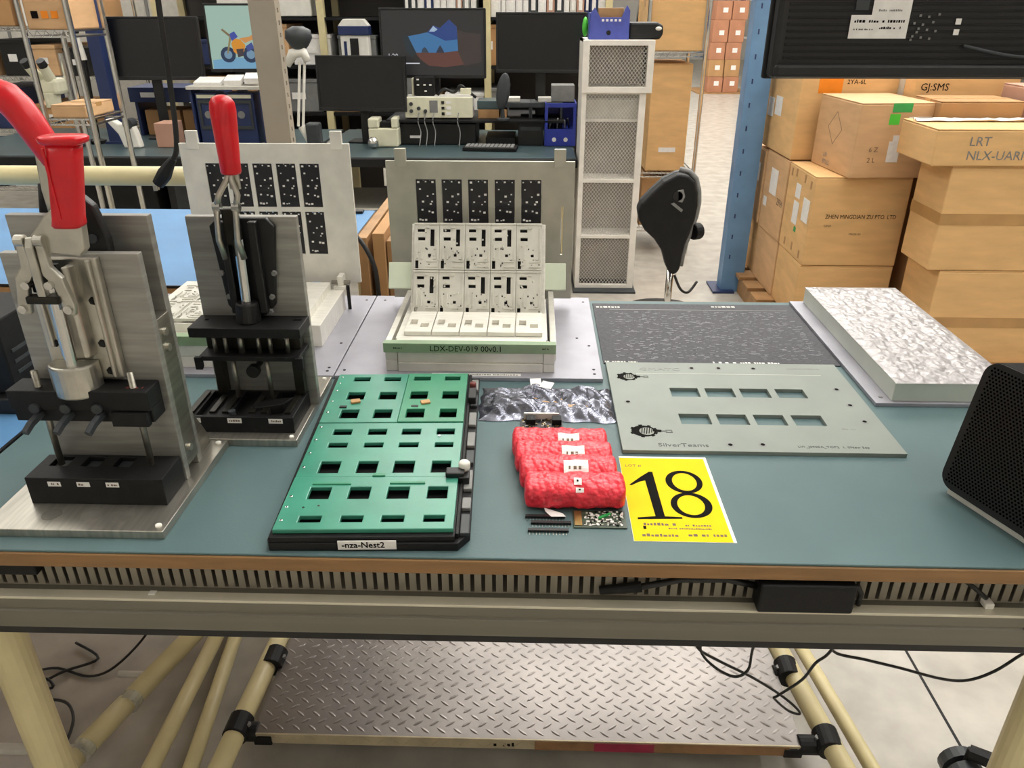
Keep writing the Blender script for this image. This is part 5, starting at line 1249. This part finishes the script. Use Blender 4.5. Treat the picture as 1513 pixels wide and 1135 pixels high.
for i, (P, m_, lb) in enumerate((
  ([(-1.60, 4.80, 1.40), (-1.61, 4.80, 1.32), (-1.58, 4.80, 1.25), (-1.61, 4.80, 1.22), (-1.59, 4.80, 1.10), (-1.60, 4.80, .95), (-1.58, 4.80, .78)], 'black', 'thick black cable draped down beside the motorcycle screen'),
  ([(-1.575, 4.82, 1.12), (-1.59, 4.82, 1.02), (-1.56, 4.82, .92), (-1.58, 4.82, .84), (-1.56, 4.82, .77)], 'white', 'white cable hanging beside the black one by the column'))):
    tag(MB().tube(smooth_pts(P), .009, 7).build('draped_cable', m_, None, smooth=True), lb, 'cable')

# ------------------------------------------------------------------ wire racks
def wire_rack(label, x0, x1, y0, y1, levels, H, post='chrome'):
    r = thing('wire_rack', label, 'rack', ((x0+x1)/2, (y0+y1)/2, 0))
    for x in (x0, x1):
        for y in (y0, y1): MB().cyl((x, y, 0), (x, y, H), .0135, n=10).build('post', post, r)
    for z in levels:
        k = MB()
        for y in (y0, y1): k.box((x0, y-.004, z-.03), (x1, y+.004, z-.022)); k.box((x0, y-.004, z-.006), (x1, y+.004, z+.002))
        for x in (x0, x1): k.box((x-.004, y0, z-.006), (x+.004, y1, z+.002)); k.box((x-.004, y0, z-.03), (x+.004, y1, z-.022))
        x = x0
        while x < x1 - .03:
            k.tube([(x, y0-.004, z-.028), (x+.02, y0-.004, z), (x+.04, y0-.004, z-.028)], .002, 4); x += .04
        n_ = int((x1-x0)/.03)
        for i in range(n_): k.box((x0+i*.03, y0, z-.002), (x0+i*.03+.004, y1, z+.002))
        k.build('wire_shelf', post, r)
    return r
wire_rack('chrome wire rack holding cartons right of the mesh cabinet', .69, 1.048, 5.18, 5.75, (.18, .545, 1.275), 2.1)
def simple_carton(lb, x0, x1, y0, y1, z0, z1, m='card', group=None, rz=0): return carton(lb, x0, x1, y0, y1, z0, z1, m, rz, True, group)
c = simple_carton('plain carton on the top shelf of the chrome rack', .69, 1.03, 5.20, 5.70, 1.279, 1.62)
c = simple_carton('tall carton on the middle shelf of the chrome rack', .735, .99, 5.22, 5.70, .549, 1.205, 'card')
MB().box((-.05, -.2420, .12), (.06, -.2405, .15)).build('shelf_tag', 'label', c, local=True)
c = simple_carton('low carton on the bottom shelf of the chrome rack', .72, .97, 5.22, 5.70, .184, .50, 'card3')
tgx = MB().box((.80, 5.10, .50), (.92, 5.14, .535)).build('white_tag', 'label', None, .002)
bpy.data.objects.remove(tgx)
wire_rack('narrow chrome wire rack standing behind the blue bench at far left', -2.275, -2.06, 3.70, 4.0, (.50, 1.06, 1.435), 2.1)
o = simple_carton('printed carton on the top shelf of the narrow chrome rack', -2.26, -2.08, 3.71, 3.99, 1.438, 1.62, 'card2')
for k in range(3): MB().box((-.06+.045*k, -.1425, .045), (-.03+.045*k, -.1405, .075)).build('printed_block', 'orange' if k else 'ink', o, local=True)
o = simple_carton('flat tan carton on the middle shelf of the narrow chrome rack', -2.25, -2.09, 3.71, 3.98, 1.063, 1.12, 'card2')
wr = wire_rack('tall wire rack packed with boxes at the far left edge', -4.9, -3.02, 5.75, 6.35, (.30, .72, 1.08, 1.40), 2.1)
rr = random.Random(8)
names = [('carton', 'card3'), ('black_bin', 'black'), ('grey_tote', 'grey'), ('white_tray', 'label'), ('brown_carton', 'card2'), ('navy_bin', 'navy')]
desc = {'carton': 'dark brown carton', 'black_bin': 'black storage bin', 'grey_tote': 'grey tote', 'white_tray': 'white tray', 'brown_carton': 'light brown carton', 'navy_bin': 'navy storage bin'}
lvl = {.30: 'lowest', .72: 'second', 1.08: 'third', 1.40: 'top'}
def stock(x0, x1, y0, y1, z, zmax, lab, ord_words, seed):
    r = random.Random(seed); x = x0 + .02; i = 0; cnt = {}
    while x < x1 - .14 and i < len(ord_words):
        wd = r.uniform(.16, .34); nm, m_ = names[r.randrange(6)]
        if x + wd > x1: break
        hh = min(zmax, r.uniform(.14, .30))
        o = thing(nm, '%s, %s from the left on the %s' % (desc[nm], ord_words[i], lab), 'box', (x+wd/2, y0+.2, z))
        MB().box((x, y0+.02, z+.003), (x+wd, y1-.03, z+hh-.02)).build('bin_body', m_, o, .006)
        MB().box((x-.004, y0+.015, z+hh-.025), (x+wd+.004, y1-.025, z+hh)).build('rim', m_, o, .003)
        MB().box((x+wd*.3, y0+.0145, z+hh*.4), (x+wd*.62, y0+.0205, z+hh*.6)).build('bin_label', 'label', o)
        x += wd + r.uniform(.015, .06); i += 1
ordw = ['first', 'second', 'third', 'fourth', 'fifth', 'sixth', 'seventh', 'eighth', 'ninth']
for k, z in enumerate((.30, .72, 1.08, 1.40)): stock(-4.88, -3.05, 5.75, 6.35, z, (.38, .32, .28, .5)[k], lvl[z] + ' shelf of the far left rack', ordw, 5+k)
wr2 = thing('storage_rack', 'ivory post storage rack behind the far desks', 'rack', (-.8, 6.35, 0))
for x in (-2.75, -1.55, -.35, .52):
    for y in (6.12, 6.58): MB().box((x-.025, y-.025, 0), (x+.025, y+.025, 2.0)).build('post', 'pipe', wr2)
for z in (.45, .80, 1.13, 1.455, 1.80): MB().box((-2.77, 6.10, z-.02), (.54, 6.60, z)).build('shelf', 'blackm', wr2)
MB().box((-2.77, 6.595, .05), (.54, 6.61, 1.95)).build('back_panel', mat('rack_back', '4d4a48', .6, 0, .05, 4), wr2)
for k, z in enumerate((.45, .80, 1.13)): stock(-2.70, .50, 6.11, 6.58, z, .28, ('low', 'middle', 'upper')[k] + ' shelf behind the far desks', ordw, 31+k)
dsp = thing('white_dispenser', 'white and navy box dispenser left of the lock screen', 'dispenser', (-1.295, 6.0, 1.19))
MB().box((-1.42, 6.02, 1.14), (-1.18, 6.10, 1.16)).build('ledge', 'black', dsp)
MB().box((-1.40, 6.0, 1.16), (-1.20, 6.10, 1.41)).build('housing', 'white', dsp, .008)
MB().box((-1.41, 5.99, 1.34), (-1.19, 6.10, 1.40)).build('lid_band', 'navy', dsp, .004); MB().prism([(-1.41, 1.40), (-1.19, 1.40), (-1.23, 1.445), (-1.37, 1.445)], 'y', 6.0, 6.10).build('lid', 'white', dsp, .003)
MB().box((-1.33, 5.996, 1.20), (-1.27, 6.0, 1.32)).build('window', 'black', dsp); MB().box((-1.375, 5.997, 1.18), (-1.355, 6.0, 1.30)).build('side_slot', 'navy', dsp)
ORD = 'first second third fourth fifth sixth seventh eighth ninth tenth eleventh twelfth thirteenth fourteenth fifteenth sixteenth seventeenth eighteenth nineteenth twentieth twenty-first twenty-second twenty-third twenty-fourth twenty-fifth twenty-sixth twenty-seventh twenty-eighth twenty-ninth thirtieth thirty-first thirty-second thirty-third'.split()
rr = random.Random(4); x = -.95
cols = ['label', 'dgrey', 'label', 'navy', 'label', 'pink', 'grey', 'white', 'label', 'lgrey']
i = 0
while x < .46:
    if -.46 < x < -.322: x = -.322
    wd = rr.uniform(.035, .075); m_ = cols[rr.randrange(10)]
    b = thing('binder', '%s binder, %s from the left in the row above the far screens' % ({'label': 'off-white', 'dgrey': 'dark grey', 'navy': 'navy', 'pink': 'dusty pink', 'grey': 'mid grey', 'white': 'white', 'lgrey': 'light grey'}[m_], ORD[i]), 'binder', (x+wd/2, 6.3, 1.456), 0, 'binders above the far screens')
    MB().box((x, 6.14, 1.456), (x+wd-.004, 6.44, 1.456+rr.uniform(.27, .31))).build('cover', m_, b, .003)
    MB().box((x+wd*.25, 6.1385, 1.50), (x+wd*.7, 6.1405, 1.60)).build('spine_label', 'paper', b)
    x += wd; i += 1
for i, (x0, x1, z0, z1, lb) in enumerate(((-2.30, -1.98, 1.46, 1.78, 'left'), (-1.90, -1.62, 1.46, 1.75, 'right'))):
    o = MB().box((x0, 6.12, z0), (x1, 6.5, z1)).build('white_case', 'white', None, .006); tag(o, 'white case on the top shelf of the rack behind the portrait screen, %s of two' % lb, 'case')
# partition with notices behind the desks
pt_ = thing('partition', 'pale office partition behind the far rack', 'partition', (-2.2, 7.25, 0))
for i in range(5):
    MB().box((-5.8+i*1.25, 7.2, .05), (-4.56+i*1.25, 7.25, 2.1)).build('panel', 'lgrey', pt_, .004)
    MB().box((-5.825+i*1.25, 7.195, 0), (-5.80+i*1.25, 7.255, 2.12)).build('panel_post', 'grey', pt_)
# tower and trolley under the far desks
o = thing('computer_tower', 'black computer tower on the floor under the left far desk', 'computer', (-2.1, 5.1, 0))
MB().box((-2.25, 4.70, .003), (-1.78, 5.25, .60)).build('case', 'black', o, .008); MB().box((-2.20, 4.694, .40), (-1.84, 4.701, .56)).build('drive_front', 'dgrey', o)
o = thing('storage_crate', 'black crate on the floor under the left far desk', 'crate', (-2.75, 5.0, 0))
MB().box((-2.90, 4.66, .003), (-2.30, 5.25, .58)).build('crate_body', 'blackm', o, .01); MB().box((-2.92, 4.64, .57), (-2.28, 5.27, .61)).build('rim', 'blackm', o, .006)
o = thing('wire_trolley', 'low white wire trolley on wheels under the right far desk', 'trolley', (-1.05, 4.9, 0))
for z in (.25, .42): 
    MB().box((-1.28, 4.62, z), (-.80, 5.2, z+.012)).build('trolley_shelf', 'white', o)
for x in (-1.27, -.81):
    for y in (4.63, 5.19):
        MB().cyl((x, y, .06), (x, y, .48), .010, n=8).build('trolley_post', 'chrome', o); MB().cyl((x-.015, y, .03), (x+.015, y, .03), .03, n=12).build('trolley_wheel', 'black', o)
# brown boards by the blue bench
for i, (x, wd, dz) in enumerate(((-.515, .03, 0), (-.470, .035, .01), (-.432, .022, -.015), (-.400, .022, .02))):
    o = MB().box((x, 2.18+.012*i, 0), (x+wd, 2.75, .93+dz), Matrix.Translation((0,0,0)) @ Matrix.Shear('XZ', 4, (.0, 0)) if 0 else None).build('brown_board', 'card3' if i % 2 else 'ply', None, .002)
    tag(o, '%s brown board standing on edge beside the blue bench' % ['leftmost thick', 'second from left thick', 'third from left thin', 'rightmost thin'][i], 'board', 'brown boards by the blue bench')
o = MB().box((-.54, 2.76, 0), (-.30, 3.1, .80)).build('white_bin_box', 'lgrey', None, .005); tag(o, 'pale carton standing behind the brown boards', 'box')

# ------------------------------------------------------------------ far end of the aisle
fp = thing('pallet', 'far pallet at the end of the aisle', 'pallet', (3.6, 16.2, 0))
MB().box((3.1, 15.7, 0), (4.1, 16.8, .02)).build('deck', 'ply', fp)
MT['pinkbox'] = mat('reddish_carton', 'b07a5c', .8, 0, .06, 5)
FB = [('bottom', .022, .30, 0), ('second', .302, .60, -.01), ('third', .602, .90, -.02), ('fourth', .902, 1.28, .0), ('top', 1.282, 1.60, .03)]
for nm, z0, z1, dx in FB:
    for j, sd in enumerate(('left', 'right')):
        x0 = 3.29 + dx + j*.30
        c = carton('far aisle carton, %s layer, %s column' % (nm, sd), x0, x0+.285, 15.8, 16.3, z0, z1, 'pinkbox' if nm != 'second' else 'card3', 0, False, 'far aisle cartons')
        MB().box((-.02, -.2525, .12), (.07, -.2495, .2)).build('sticker', 'label', c, local=True)
fr = thing('far_rack', 'navy pallet rack far down the aisle', 'rack', (5.4, 17.5, 0))
for x in (4.3, 6.6):
    for y in (16.9, 18.0): MB().box((x-.05, y-.05, 0), (x+.05, y+.05, 4.5)).build('upright', 'navy', fr)
for z in (.9, 2.2, 3.4): 
    MB().box((4.3, 16.86, z-.06), (6.6, 16.92, z+.06)).build('beam', 'orange', fr); MB().box((4.3, 16.9, z), (6.6, 18.0, z+.02)).build('deck', 'lgrey', fr)
for i, (x, z) in enumerate(((4.45, 0), (5.2, 0), (5.95, 0), (4.5, .93), (5.3, .93), (5.9, .93))):
    carton('carton on the far navy rack, %s level, %s' % ('floor' if z == 0 else 'shelf', ['left', 'middle', 'right'][i % 3]), x, x+.6, 17.0, 17.7, z+.002, z+.62, 'card2', 0, False, 'cartons on the far rack')
